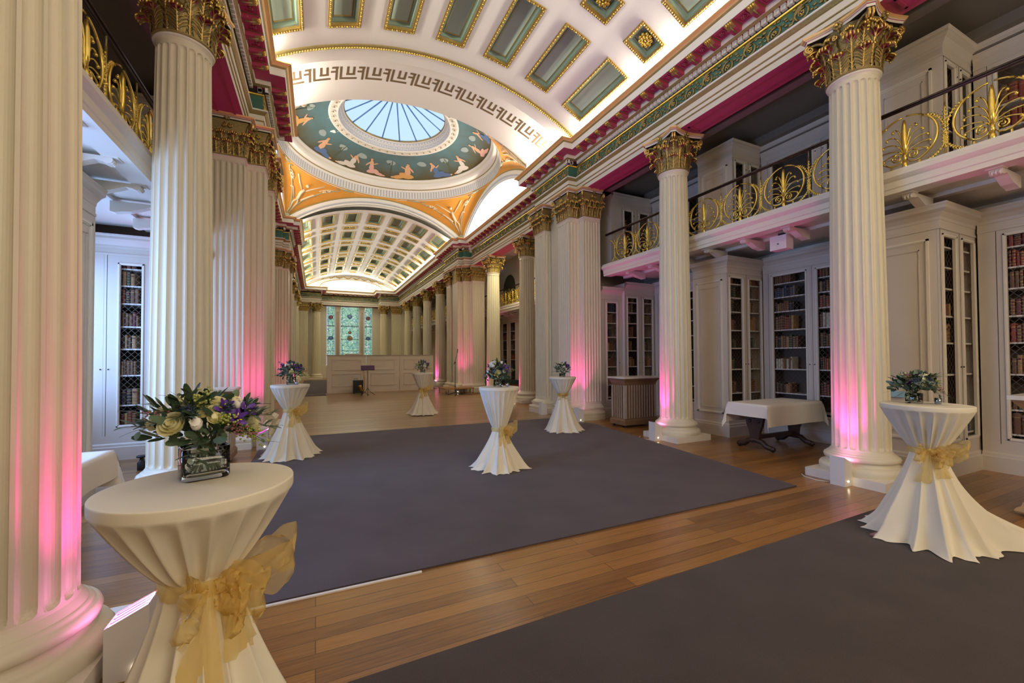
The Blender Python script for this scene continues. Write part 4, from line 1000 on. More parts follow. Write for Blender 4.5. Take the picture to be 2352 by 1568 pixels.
# ================================================================== BOOKCASES
BOOKC = {'brown': (.16, .075, .035), 'tan': (.36, .20, .09), 'red': (.26, .045, .03), 'dark green': (.035, .07, .04), 'black': (.025, .022, .022), 'ochre': (.45, .29, .10), 'navy blue': (.03, .05, .12), 'cream': (.55, .50, .40), 'maroon': (.13, .03, .03), 'grey': (.16, .16, .15)}
BM = {k: mat('leather_'+k.replace(' ', '_'), v, .55, noise=.25, nscale=20) for k, v in BOOKC.items()}
GILTL = mat('gilt_tooling', (.55, .38, .12), .4, .6)
_bk = {}
def book_mesh(col, band):
    k = (col, band)
    if k in _bk: return _bk[k]
    b = MB(); m = BM[col]     # unit book: width 1 (x), depth 1 (y), height 1 (z); rounded spine at y=0
    pr = [(-.5, .12), (-.42, .03), (-.2, 0), (.2, 0), (.42, .03), (.5, .12), (.5, 1), (-.5, 1)]
    a = [b.vert((x, y, 0)) for x, y in pr]; c = [b.vert((x, y, 1)) for x, y in pr]; n = len(pr)
    for i in range(n): b.face((a[i], a[(i+1) % n], c[(i+1) % n], c[i]), m)
    b.face(a[::-1], m); b.face(c, mat('book_page_block', (.55, .47, .33), .8))
    for z in ((.12, .3, .5, .7, .88) if band else (.15, .8)):
        q = [(x*1.04, y-.02) for x, y in pr[:6]]
        lo = [b.vert((x, y, z)) for x, y in q]; hi = [b.vert((x, y, z+.022)) for x, y in q]
        for i in range(5): b.face((lo[i], lo[i+1], hi[i+1], hi[i]), GILTL if band or z > .5 else m)
    if band:
        lb = [b.vert(p) for p in ((-.3, -.03, .73), (.3, -.03, .73), (.3, -.03, .86), (-.3, -.03, .86))]; b.face(lb, BM['maroon'] if col != 'maroon' else BM['black'])
    _bk[k] = b.mesh('book'); return _bk[k]
ORD = ['bottom', 'second', 'third', 'fourth', 'fifth', 'sixth', 'seventh', 'top']
SHZ = [.50, .81, 1.26, 1.66, 2.0, 2.35, 2.62, 2.88]
BQ = []
def seen(p):
    v = Vector(p)-Vector((0, 0, 1.5)); z = v.dot(fw)
    if z < .1: return False
    x = 1176+950.2*v.dot(rt)/z; y = 803-950.2*v.dot(up)/z
    if not (-10 < x < 2362 and 0 < y < 1568): return False
    if p[0] > 6.3 and (1908 < x < 2036 or 1519 < x < 1586): return False
    if p[0] > 6.3 and p[1] < 8.9 and x < 1380: return False
    if p[0] > 6.3 and 2040 < x < 2200 and y > 880: return False
    if p[0] > 6.3 and 1400 < x < 1495 and y > 870: return False
    if p[0] > 6.3 and p[1] < 5.4 and 1660 < x < 1906 and y > 925: return False
    if p[0] < 0 and (x < 184 or 346 < x < 600): return False
    if p[1] > 9 and not (1144 < x < 1188): return False
    return True
NTH = ['first', 'second', 'third', 'fourth', 'fifth', 'sixth', 'seventh', 'eighth', 'ninth', 'tenth']
def books_row(M, x0, x1, z, h, depth, where, group, density=.8, seed=0, maxn=9, cols=None):
    r = random.Random(seed); x = x0+.006
    if r.random() > density: x += (x1-x0)*r.uniform(.2, .5)
    end = x1-.004-(r.random() < .35)*(x1-x0)*r.uniform(.05, .35); n = 0
    cols = cols or r.choice([['brown', 'tan', 'brown', 'red', 'black'], ['dark green', 'brown', 'black', 'tan'], ['red', 'maroon', 'brown', 'ochre'], ['black', 'navy blue', 'dark green', 'grey'], ['tan', 'brown', 'cream', 'brown'], ['maroon', 'brown', 'red', 'brown']])
    base_h = min(h*.88, r.uniform(.17, .26)); base_w = r.uniform(.034, .052)*(1.25 if base_h > .22 else 1)
    while n < maxn:
        col = r.choice(cols); wd = base_w*r.uniform(.75, 1.3); hh = min(h*.93, base_h*r.uniform(.86, 1.12))
        if x+wd > end: break
        if not seen(M @ Vector((x+wd/2, .05, z+.1))): x += wd+.001; n += 1; continue
        MM = M @ Matrix.Translation((x+wd/2, .055, z+.0005)) @ Matrix.Diagonal((wd*.97, depth*r.uniform(.7, .9), hh, 1)); c = MM.to_translation(); face = abs((M.to_3x3() @ Vector((0, 1, 0))).dot((c-Vector((0, 0, 1.5))).normalized()))
        BQ.append((wd*hh*face/(c-Vector((0, 0, 1.5))).length_squared, MM, col, r.random() < .5, f'{col} book, {NTH[n]} from left, {where}', group)); x += wd+.001; n += 1
def panel_frame(b, x0, x1, z0, z1, y, m, w=.022, t=.014):
    """raised moulding rectangle on a face at local y (toward the viewer is -y)"""
    for a0, c0, a1, c1 in ((x0, z0, x1, z0+w), (x0, z1-w, x1, z1), (x0, z0, x0+w, z1), (x1-w, z0, x1, z1)): b.box(a0, y-t, c0, a1, y, c1, m)
    for a0, c0, a1, c1 in ((x0+w, z0+w, x1-w, z0+w*1.5), (x0+w, z1-w*1.5, x1-w, z1-w), (x0+w, z0+w, x0+w*1.5, z1-w), (x1-w*1.5, z0+w, x1-w, z1-w)): b.box(a0, y-t*.4, c0, a1, y, c1, m)
def door_parts(t, x0, x1, z0, z1, stile=.085, low=.0, knob=None, lattice=True, y=0, dx=.085):
    b = MB(); i0, i1, j0, j1 = x0+stile, x1-stile, z0+stile+low, z1-stile*.9
    for a0, c0, a1, c1 in ((x0, z0, x1, j0), (x0, j1, x1, z1), (x0, j0, i0, j1), (i1, j0, x1, j1)): b.box(a0, y, c0, a1, y+.028, c1, CASE)
    panel_frame(b, i0-.03, i1+.03, j0-.03, j1+.03, y, CREAM2, .018, .012)
    if x1-x0 > .1: 
        b.box(x0+.0, y-.002, z0, x0+.004, y+.001, z1, DARK)
    d = b.build('door', t)
    if lattice:
        l = MB(); W, H = i1-i0, j1-j0; n = max(2, round(W/dx)); sx = W/n; sz = sx*1.12; yy = y+.034
        k = -math.ceil(H/sz)
        wd = .0022
        for q in range(k-1, n+1):
            for s in (1, -1):
                # line x = i0 + (q + u)*sx, z = j0 + u*sz (or mirrored)
                u0 = max(0, -q); u1 = min(H/sz, n-q)
                if u1-u0 < .05: continue
                xa, xb = i0+(q+u0)*sx, i0+(q+u1)*sx
                if s < 0: xa, xb = i0+i1-xa, i0+i1-xb
                za, zb = j0+u0*sz, j0+u1*sz
                l.box_line = None
                l.quad((xa-wd, yy, za), (xa+wd, yy, za), (xb+wd, yy, zb), (xb-wd, yy, zb), LATT)
        l.build('wire_lattice', d)
    if knob is not None:
        k = MB(); k.blob((knob[0], y-.008, knob[1]), .010, BLACK, 8, 5); k.build('keyhole_knob', d)
    return i0, i1, j0, j1
LATT = mat('bronze_wire', (.16, .13, .09), .4, .4)
INNER = mat('bookcase_interior', (.10, .075, .06), .8)
SHELFM = mat('pale_shelf_edge', (.72, .69, .64), .5)
def bookcase(M, W, D, label, doors, z0=0, z1=3.36, side=None, where='', books=True, seed=1, dens=.85, maxn=9, dz0=.36, name='bookcase', cornice=True, shz=None, colsel=None, stile=None):
    """M: local x across, y into the case, z up. doors: list of (x0,x1). side: 'l','r' panelled hall face"""
    loc = M.to_translation(); rot = M.to_euler().z
    t = empty(name, label, 'bookcase', tuple(loc), rot)
    b = MB(); zt = z1-.30
    b.box(0, .03, z0, .02, D, z1-.02, CASE); b.box(W-.02, .03, z0, W, D, z1-.02, CASE); b.box(.02, D-.02, z0, W-.02, D, z1-.02, INNER); b.box(.02, .03, z1-.3, W-.02, D-.02, z1-.02, CASE)
    b.box(.02, .03, z0, W-.02, D-.02, dz0+.02+z0, CASE)
    xs = sorted([0]+[v for d in doors for v in d]+[W])
    for a, c in zip(xs[::2], xs[1::2]):
        if c-a > .001: b.box(a, .0, z0+dz0, c, .03, zt, CASE)
    b.box(0, 0, zt, W, .03, z1-.02, CASE); b.box(0, 0, z0, W, .03, z0+dz0, CASE)
    for a, c in doors: b.box(max(.02, a-.012), .03, z0+dz0, max(.03, a+.012), D-.03, zt, INNER)
    b.build('carcass', t)
    # plinth, cornice as mouldings round the exposed faces
    pl = MB(); cn = MB()
    P = [(-.0, D), (0, 0), (W, 0), (W, D)]
    path = []
    if side == 'l': path = [(0, D-.01), (0, 0), (W, 0)]
    elif side == 'r': path = [(0, 0), (W, 0), (W, D-.01)]
    else: path = [(0, 0), (W, 0)]
    def sw(bm, prof, m):
        of = [offs_path(path, d, -1) for d, z in prof]
        for i in range(len(path)-1):
            for k in range(len(prof)-1):
                bm.quad((*of[k][i], prof[k][1]), (*of[k][i+1], prof[k][1]), (*of[k+1][i+1], prof[k+1][1]), (*of[k+1][i], prof[k+1][1]), m)
    sw(pl, [(.035, z0), (.035, z0+.19), (.022, z0+.20), (.02, z0+.23), (.0, z0+.25)], CREAM2 if 0 else CASE); pl.build('plinth', t)
    if cornice: sw(cn, [(.004, z1-.30), (.012, z1-.295), (.012, z1-.27), (.004, z1-.265), (.004, z1-.19), (.01, z1-.185), (.015, z1-.15), (.05, z1-.10), (.085, z1-.075), (.09, z1-.07), (.09, z1-.035), (.10, z1-.02), (.105, z1), (0, z1)], CASE); cn.build('cornice', t)
    if side:
        s = MB(); R = Matrix.Translation((0, D, 0)) @ Matrix.Rotation(-PI/2, 4, 'Z') if side == 'l' else Matrix.Translation((W, 0, 0)) @ Matrix.Rotation(PI/2, 4, 'Z')
        s.T = R; panel_frame(s, .10, D-.10, z0+.42, zt-.10, -.001, CREAM2, .026, .02); panel_frame(s, .19, D-.19, z0+.52, zt-.22, -.001, CASE, .012, .01); s.T = None; s.build('side_panel', t)
    zs = [z for z in (shz or SHZ) if z0+dz0 < z < zt-.05] if shz is None else shz
    Mw = M
    for di, (a, c) in enumerate(doors):
        i0, i1, j0, j1 = door_parts(t, a+.002, c-.002, z0+dz0, zt, stile=stile or min(.09, (c-a)*.2), knob=((c-.03 if di % 2 == 0 else a+.03), z0+1.35) if c-a > .3 else None)
        for zi, z in enumerate(zs):
            sh = MB(); sh.box(a+.015, .045, z-.02, c-.015, D-.03, z, SHELFM); sh.build('shelf', t)
        if books:
            for zi, z in enumerate(zs):
                top = (zs[zi+1] if zi+1 < len(zs) else zt)-.03
                dn = f' {["left", "right", "far"][di]} door' if len(doors) > 1 else ''
                books_row(Mw, i0-.01, i1+.01, z, top-z, min(.22, D-.12), f'{ORD[zi] if zi < 7 else "top"} shelf, {where}{dn}', f'books on the {ORD[zi]} shelf of {where}{dn}', dens, seed*100+di*10+zi, maxn, colsel)
    return t
def Mt(x, y, rz=0, z=0): return Matrix.Translation((x, y, z)) @ Matrix.Rotation(rz, 4, 'Z')
HP = PI/2
# right aisle: projecting cases behind each column and wall cases between them
FX = 6.93
for y, nm, wh, sd in ((2.33, 'projecting panelled bookcase behind the near right column and big-train table', 'narrow case nearest the camera', 1), (5.25, 'projecting panelled bookcase behind the second right column', 'narrow case beside the clothed table', 2)):
    bookcase(Mt(FX, y), 1.06, .78, nm, [(.0, .52), (.54, 1.06)], side='l', where=wh, seed=sd, maxn=4, dens=.9)
bookcase(Mt(6.29, 8.23), .66, .60, 'low-corniced white bookcase joining the compound pier, dark books inside', [(.12, .60)], z1=3.22, where='case joining the compound pier', seed=5, maxn=5)
bookcase(Mt(6.96, 8.13), 1.03, .70, 'pale bookcase behind the fluted wooden plinth, half-empty shelves', [(.02, .50), (.54, 1.0)], where='case behind the fluted plinth', seed=6, maxn=3, dens=.4)
bookcase(Mt(7.93, 5.22, -HP), 2.07, .06+.3, 'wall bookcase with two lattice doors between the near right columns', [(.10, .86), (.88, 1.64)], where='wall case', seed=11, maxn=8, z1=3.40)
bookcase(Mt(7.93, 2.30, -HP), 2.2, .36, 'wall bookcase at the right photo edge with diamond lattice door', [(.16, 1.10), (1.14, 2.0)], where='case at right photo edge', seed=21, maxn=7, z1=3.40)
bookcase(Mt(7.93, 8.10, -HP), 2.0, .36, 'wall bookcase mostly hidden behind the second right column', [(.10, .95), (.99, 1.85)], books=False, z1=3.40)
# left aisle
bookcase(Mt(-3.26, 5.25), 1.06, .78, 'cream panelled bookcase end between the two left columns', [(.0, .52), (.54, 1.06)], side='r', books=False)
bookcase(Mt(-3.26, 8.13), 1.0, .70, 'blue-lit cupboard with a tall latticed book window on the left', [(.02, .40), (.43, .99)], stile=.155, where='blue-lit left case', seed=31, maxn=5, z1=3.36)
bookcase(Mt(-2.24, 8.23), .66, .60, 'bookcase joining the left compound pier, behind the left column', [(.08, .56)], books=False, z1=3.22)
# dome bay: cases behind the right-hand dome columns
bookcase(Mt(8.0, 18.9, -HP), 4.0, .28, 'tall white bookcase seen between the two right dome columns', [(.15, .80), (.84, 1.5), (1.7, 2.4)], where='case between dome columns', seed=41, maxn=4, z1=3.45, shz=[.95, 1.4, 1.85, 2.3, 2.7])
# far right aisle cases glimpsed between columns
for k, y in enumerate((22.9, 25.8, 28.6)):
    bookcase(Mt(7.93, y+1.1, -HP), 2.2, .36, f'{["nearest", "middle", "farthest"][k]} far right aisle bookcase glimpsed between far columns', [(.1, 1.08), (1.12, 2.1)], books=False)
# upper gallery cases: set back, dark windows
UZ = 3.756
USH = [UZ+.35, UZ+.66, UZ+.97]
for s, nm in ((1, 'right'), (-1, 'left')):
    for k, y in enumerate((2.33, 5.25)):
        X = 7.12 if s > 0 else XC-(8.0-XC)+.04
        bookcase(Mt(X, y), .86, .78, f'upper gallery bookcase end, {nm} side, {"nearest the camera" if k == 0 else "second from camera"}', [(.02, .42), (.46, .84)], side='l' if s > 0 else 'r', z0=UZ, z1=5.58, books=(s > 0 and k == 0), where='gallery case', seed=50+k, maxn=3, dz0=.2, shz=USH)
    X = 6.62 if s > 0 else XC-(8.0-XC)+.04
    bookcase(Mt(X, 8.2), 1.36, .65, f'upper gallery bookcase on the {nm} against the pier wall', [(.34, .76), (.84, 1.3)], z0=UZ, z1=5.58, books=s > 0, where='gallery case by the pier', seed=60, maxn=2, dz0=.2, shz=USH)
for k, (y, W_) in enumerate(((5.22, 2.08), (2.30, 2.3), (8.15, 2.1))):
    bookcase(Mt(7.93, y, -HP), W_, .34, f'dark upper gallery wall bookcase, {["between the two near right columns", "at the right photo edge", "left of the second right column"][k]}', [(.12, W_/2-.03), (W_/2+.03, W_-.12)], z0=UZ, z1=5.58, books=(k == 1), where='gallery wall case', seed=70, maxn=5, dz0=.25, shz=USH)
BQ.sort(key=lambda q: -q[0])
for a_, MM, col, bd, lab, gr in BQ[:300]: tag(inst(book_mesh(col, bd), 'book', None, MM), lab, 'book', gr)
b = MB()
for a_, MM, col, bd, lab, gr in BQ[300:]:
    m = BM[col]; b.T = MM; b.box(-.5, 0, 0, .5, 1, 1, m); b.T = None
if b.v: tag(b.build('books'), 'remaining small dark books on the farther and narrower shelves', 'books', None, 'stuff')
# arched niche in the dome gallery, a green-painted recess
b = MB(); NG = mat('niche_green_paint', (.05, .075, .05), .7); n = 16
y0, y1, zb, zs = 17.2, 18.6, UZ, 4.75
ym, r_ = (y0+y1)/2, (y1-y0)/2
pts = [(y0, zb)]+[(ym-r_*math.cos(PI*k/n), zs+r_*math.sin(PI*k/n)) for k in range(n+1)]+[(y1, zb)]
b.grid([[(8.325, y, z) for y, z in pts], [(8.335, y, z) for y, z in pts]], CREAM2)
c = b.vert((8.33, ym, zs)); ids = [b.vert((8.33, y, z)) for y, z in pts]
for k in range(len(ids)-1): b.face((c, ids[k], ids[k+1]), NG)
b.face((c, ids[-1], ids[0]), NG); struct(b, 'wall_niche_recess')
# ================================================================== CARPETS
def slab(name, label, cat, pts, z0, z1, m, extra=None):
    b = MB(); ox = sum(p[0] for p in pts)/len(pts); oy = sum(p[1] for p in pts)/len(pts); b.ring_prism([(x-ox, y-oy) for x, y in pts], m, z0, z1)
    o = b.build(name, None, (ox, oy, 0)); tag(o, label, cat); return o
C1 = slab('carpet', 'large mauve-grey carpet under the centre cocktail tables', 'carpet', [(-.85, 2.95), (4.99, 2.93), (5.62, 7.55), (5.22, 8.78), (-.85, 8.93)], 0, .012, CARP1)
C2 = slab('carpet', 'dark brown-grey carpet filling the bottom right of the photo', 'carpet', [(-.6, -1.5), (5.3, -1.5), (5.32, 2.16), (.17, 2.07), (-.6, 2.06)], 0, .012, CARP2)
slab('carpet', 'grey carpet runner beyond the left end of the white partition', 'carpet', [(-.75, 19.7), (5.3, 19.7), (5.3, 31.2), (-.75, 31.2)], 0, .012, CARP1)
slab('carpet', 'grey carpet strip just left of the white partition foot', 'carpet', [(-.75, 18.25), (.36, 18.25), (.36, 19.6), (-.75, 19.6)], 0, .012, CARP1)
b = MB(); b.tube([(-.55, 0, .012), (.6, -.01, .012), (1.8, .02, .012), (3.0, -.01, .012), (3.5, .0, .012)], .012, CARP1, 5)
b.build('ridge_fold', C1, (-1.6, -2.75, -.011))
slab('edging_strip', 'worn white edging strip along the near carpet edge', 'strip', [(-.62, 2.915), (.67, 2.905), (.67, 2.926), (-.62, 2.938)], 0, .009, MARB)
# ================================================================== COCKTAIL TABLES
def cocktail(loc, label, seed, rz, zw=.52, rt_=.275, rw=.088, rb=.34, nf=21, train=None, bowa=-.5, bows=1.0, res=200, plate=False):
    rnd = random.Random(seed); t = empty('cocktail_table', label, 'table', (*loc, 0), rz)
    b = MB(); rows = []; H = 1.10; nA = res
    ph = [rnd.uniform(0, 2*PI) for _ in range(6)]
    def fold(a, n, k): return math.sin(n*a+ph[k]+.6*math.sin(a*2+ph[k+1]))
    lev = []
    for r in (0, .5, .9, .97): lev.append((rt_*r, H, 0, 0))
    lev += [(rt_*.994, H-.0005, 0, 0), (rt_*.999, H-.003, 0, 0), (rt_, H-.007, 0, 0), (rt_, H-.030, 0, 0), (rt_*.998, H-.034, .0, 0), (rt_*.994, H-.040, .012, 0)]
    for i in range(1, 19):
        t_ = i/18; z = H-.045-(H-.045-zw-.015)*t_
        r = rt_*.99*(1-t_)**1.0*1+rw*t_; r += .060*math.sin(t_*PI)*(1-.25*t_)*1.0-.028*math.sin(t_*PI)
        r = rw+(rt_*.99-rw)*(1-t_**1.0)**.76+0*.0; lev.append((r, z, (.05+.20*min(1, t_*1.6))*(1-.2*t_), 0))
    nU = len(lev)
    for i in range(0, 25):
        t_ = i/24; z = (zw-.015)*(1-t_); r = rw+(rb-rw)*(t_**1.22)+(.035*max(0, t_-.86)/.14); lev.append((r, z, 0, 1+t_))
    for li, (r, z, amp, low) in enumerate(lev):
        row = []
        for k in range(nA):
            a = 2*PI*k/nA
            if amp:
                w = abs(math.sin(nf*a/2*1.0+ph[0]+.5*math.sin(2*a+ph[1])))**.75*(.72+.28*math.sin(3*a+ph[2])); rr = r*(1-amp*w)
                tw = .0
            elif low:
                t_ = low-1; w1 = 1-2*abs(math.sin(6.5*a+ph[2]+.5*math.sin(3*a+ph[3])))**.7; w2 = fold(a, 5, 3); A = .14+.12*min(1, t_*1.6)
                rr = r*(1+A*.60*w1+A*.35*w2)
                if t_ > .8: rr += .03*(t_-.8)/.2*math.sin(17*a+ph[5])
            else: rr = r
            x, y, zz = rr*math.cos(a), rr*math.sin(a), z
            if low and train:
                t_ = low-1; ta, tl, tw_ = train; d = math.cos(a-ta)
                if d > 0:
                    k2 = d**tw_*max(0, (t_-.25)/.75)**2.2*tl; x += k2*math.cos(ta); y += k2*math.sin(ta); 
            if low:
                t_ = low-1
                if t_ > .9: zz = max(.016, z)+.012*abs(math.sin(11*a+ph[4]))*(1-(t_-.9)*8 if t_ < .98 else .3)
                else: zz = z+.016*(t_)
            row.append((x, y, zz))
        rows.append(row)
    ids = b.grid(rows[1:], CLOTH, True, flip=True); c = b.vert((0, 0, H))
    for k in range(nA): b.face((c, ids[0][k], ids[0][(k+1) % nA]), CLOTH, True)
    b.build('tablecloth', t)
    s = MB(); zs = zw
    s.grid([[((rw+o+.005*math.sin(7*a+z*90))*math.cos(a), (rw+o+.005*math.sin(7*a+z*90))*math.sin(a), zs+z) for a in [2*PI*k/40 for k in range(40)]] for z, o in ((-.026, .010), (-.018, .017), (-.005, .014), (.006, .019), (.016, .013), (.024, .011))], ORG, True)
    sash = s.build('organza_sash', t)
    bw = MB(); q = rnd.random
    def loop(a0, lift, L, wdt, tilt):
        rows = []
        for j in range(11):
            v = j/10-.5; row = []
            for i in range(37):
                t_ = i/36; e = t_*2*PI; rad = L*.5*(1-math.cos(e)); side = math.sin(e)*L*.30
                wd = wdt*(.25+.75*math.sin(t_*PI)**.8); x = rw+.012+rad; yy = side*.35+v*wd*.25+.011*math.sin(t_*23+v*9)+.006*math.sin(t_*41+v*17); z = zs+lift*rad/L+side*.55*tilt+v*wd+.010*math.sin(t_*17+v*14)+.005*math.sin(t_*37-v*21)
                row.append((x*math.cos(a0)-yy*math.sin(a0), x*math.sin(a0)+yy*math.cos(a0), z))
            rows.append(row)
        bw.grid(rows, ORG)
    loop(bowa+.75, .045*bows, .15*bows, .12*bows, 1); loop(bowa-.55, -.015*bows, .12*bows, .12*bows, -1); loop(bowa+.1, -.06*bows, .085*bows, .10*bows, 1); loop(bowa+.35, -.03*bows, .11*bows, .12*bows, -1)
    for a0, L, sp in ((bowa+.10, .19, .05), (bowa-.28, .24, -.03)):
        rows = []
        for j in range(7):
            v = j/6-.5; row = []
            for i in range(12):
                t_ = i/11; wd = (.02+.10*t_)*bows; rr = rw+.018+.05*math.sin(t_*1.7)+.012*math.sin(v*13+t_*6); aa = a0+(v*wd+sp*t_)/rr; row.append((rr*math.cos(aa), rr*math.sin(aa), zs-L*bows*t_))
            rows.append(row)
        bw.grid(rows, ORG)
    bw.grid([[((rw+.022+.016*math.cos(e)*(1+.2*math.sin(5*u)))*math.cos(bowa+u*.12), (rw+.022+.016*math.cos(e))*math.sin(bowa+u*.12), zs+.022*math.sin(e)+.004*math.sin(9*u+e*3)) for e in [2*PI*k/12 for k in range(13)]] for u in (-1, -.6, -.2, .2, .6, 1)], ORG)
    bw.build('bow', sash)
    if plate: p = MB(); p.box(-.10, -.035, 0, .10, .035, .012, mat('steel_foot_plate', (.35, .16, .18), .35, .6)); p.build('foot_plate', t, (-.27, .20, .013))
    return t
z_ = .012
cam_dir = lambda x, y: math.atan2(-y, -x)
cocktail((-.335, 1.645), 'nearest cocktail table, white top, large gold organza bow, bottom left foreground', 11, 0, zw=.80, rt_=.263, rw=.092, bowa=-.95, bows=1.15, nf=20, rb=.36, res=320)
cocktail((4.508, 1.626), 'cocktail table on the right whose ivory cloth trails onto the floor', 12, 0, zw=.73, rt_=.282, rw=.095, bowa=cam_dir(4.5, 1.6)+.35, train=(-.42, .62, 3), rb=.36, res=260, plate=True)
cocktail((2.25, 5.185), 'cocktail table in the middle of the mauve carpet, blue-white cloth, pale bow', 13, 0, zw=.53, rt_=.272, bowa=cam_dir(2.25, 5.2)+.7, res=220)
cocktail((-.361, 7.184), 'cocktail table before the left compound pier, dark vase on top', 14, 0, zw=.71, rt_=.268, bowa=cam_dir(-.36, 7.2)+.55, rb=.36)
cocktail((2.556, 10.98), 'farthest cocktail table, yellowish cloth, standing on bare boards', 15, 0, zw=.67, rt_=.275, bowa=cam_dir(2.5, 11)+.2, res=110)
cocktail((4.531, 7.19), 'cocktail table in front of the right compound pier with a thin gold sash', 16, 0, zw=.745, rt_=.272, bowa=cam_dir(4.5, 7.2), bows=.45, res=120, rb=.33)
# ================================================================== FLOWERS
PET = {'cream': mat('cream_petal', (.88, .84, .52), .6), 'white': mat('white_petal', (.90, .89, .82), .6), 'purple': mat('purple_petal', (.10, .03, .32), .5), 'violet': mat('dark_violet_petal', (.055, .02, .10), .5), 'yellow': mat('yellow_petal', (.80, .66, .10), .5), 'lime': mat('lime_bud', (.42, .48, .12), .6)}
LEAFG = mat('eucalyptus_leaf', (.10, .16, .09), .5, noise=.3, nscale=30); LEAFD = mat('dark_leaf', (.035, .07, .03), .5, noise=.3, nscale=25); LEAFB = mat('blue_green_leaf', (.09, .17, .17), .55, noise=.2, nscale=20)
THIS = mat('blue_thistle', (.05, .075, .12), .6); BERRY = mat('pinkish_berry', (.32, .13, .12), .6); STEM = mat('green_stem', (.07, .10, .03), .6); WATER = glassmat('vase_water', (.80, .87, .83), .9)
def dirv(az, el): return Vector((math.cos(az)*math.cos(el), math.sin(az)*math.cos(el), math.sin(el)))
def frame(d):
    a = Vector((0, 0, 1)) if abs(d.z) < .95 else Vector((1, 0, 0)); u = d.cross(a).normalized(); return u, d.cross(u)
def petal(b, c, d, out, L, W, m, curl=.3, cup=.25):
    s = out.cross(d).normalized(); G = []
    for i in range(6):
        t = i/5; w = W*.5*math.sin(PI*(.12+.80*t)); p = c+out*L*t*math.cos(curl*t)+d*L*(t*math.sin(.9)*(1-t*.5)*curl*2.2)
        G.append([p+s*w*k+d*cup*W*abs(k)**2 for k in (-1, -.5, 0, .5, 1)])
    b.grid(G, m)
def rose(parent, c, d, r, m, name='rose'):
    b = MB(); u, v = frame(d)
    for ring, (n, rr, h, op) in enumerate(((3, .25, .95, .05), (4, .45, .9, .15), (5, .7, .8, .35), (6, .95, .62, .7))):
        for k in range(n):
            a0 = 2*PI*k/n+ring*.7; G = []
            for i in range(5):
                t = i/4; row = []
                for j in range(6):
                    q = (j/5-.5)*1.5*2*PI/n*1.15; rad = r*(rr*(.55+.45*math.sin(t*PI*.55))+op*.25*t*t); e = a0+q
                    row.append(c+u*rad*math.cos(e)+v*rad*math.sin(e)+d*(r*h*(t*1.25-.45)-abs(q)*r*.12*t))
                G.append(row)
            b.grid(G, m)
    b.blob(c-d*r*.2, r*.55, m, 8, 5)
    b.build(name, parent)
def iris(parent, c, d, r):
    b = MB(); u, v = frame(d)
    for k in range(3):
        o = u*math.cos(2*PI*k/3)+v*math.sin(2*PI*k/3); petal(b, c, d, o, r*1.5, r*.95, PET['purple'], .5, -.2); petal(b, c+d*.004, d, o, r*.75, r*.28, PET['yellow'], .6, 0)
        o2 = u*math.cos(2*PI*(k+.5)/3)+v*math.sin(2*PI*(k+.5)/3); petal(b, c, d, (o2+d*1.1).normalized(), r*1.3, r*.6, PET['purple'], .3, .2)
    b.build('iris', parent)
def thistle(parent, c, d, r):
    b = MB(); u, v = frame(d); b.blob(c, r*.55, THIS, 8, 6, (1, 1, 1.2)); rn = random.Random(int(c.x*999))
    for k in range(46):
        az = rn.uniform(0, 2*PI); el = rn.uniform(.1, 1.5); o = (u*math.cos(az)+v*math.sin(az))*math.cos(el)+d*math.sin(el); b.tube([c+o*r*.4, c+o*r*1.15], .0022*r/.03, THIS, 3, r1=.0006)
    for k in range(9):
        a = 2*PI*k/9; o = (u*math.cos(a)+v*math.sin(a)-d*.15).normalized(); petal(b, c-d*r*.4, d, o, r*1.9, r*.3, LEAFB, .2, 0)
    b.build('thistle', parent)
def bud(parent, c, d, r, m, name='bud'):
    b = MB(); b.blob(c, r, m, 7, 5, (1, 1, 1.25)); u, v = frame(d)
    for k in range(4): o = (u*math.cos(k*PI/2)+v*math.sin(k*PI/2)); petal(b, c-d*r*.9, d, (o*.6+d).normalized(), r*1.9, r*1.1, m, .2, .2)
    b.build(name, parent)
def leafspray(parent, c0, d, L, n, ls, m, name='leaf_spray', droop=.4, berries=False):
    b = MB(); pts = []; side = Vector((d.y, -d.x, 0)).normalized()
    for i in range(9): t = i/8; pts.append(c0+d*L*t+Vector((0, 0, -1))*droop*L*t*t)
    b.tube(pts, .0022, STEM, 4, r1=.0009)
    rn = random.Random(int(c0.x*1e4+L*1e5+n))
    for k in range(n):
        t = .25+.75*k/max(1, n-1); p = pts[min(8, int(t*8))]; s = 1 if k % 2 else -1; tg = (pts[min(8, int(t*8))]-pts[max(0, int(t*8)-1)]).normalized()
        if berries:
            for q in range(7): b.blob(p+Vector((rn.uniform(-1, 1), rn.uniform(-1, 1), rn.uniform(-.6, 1)))*ls*.5, ls*.075, m, 6, 4)
        else:
            o = (tg*.75+side*s*.75+Vector((0, 0, rn.uniform(-.5, .35)))).normalized(); up_ = Vector((0, 0, 1)); petal(b, p, (up_-o*up_.dot(o)).normalized(), o, ls*rn.uniform(.9, 1.4), ls*.27, m, .25, .06)
    b.build(name, parent)
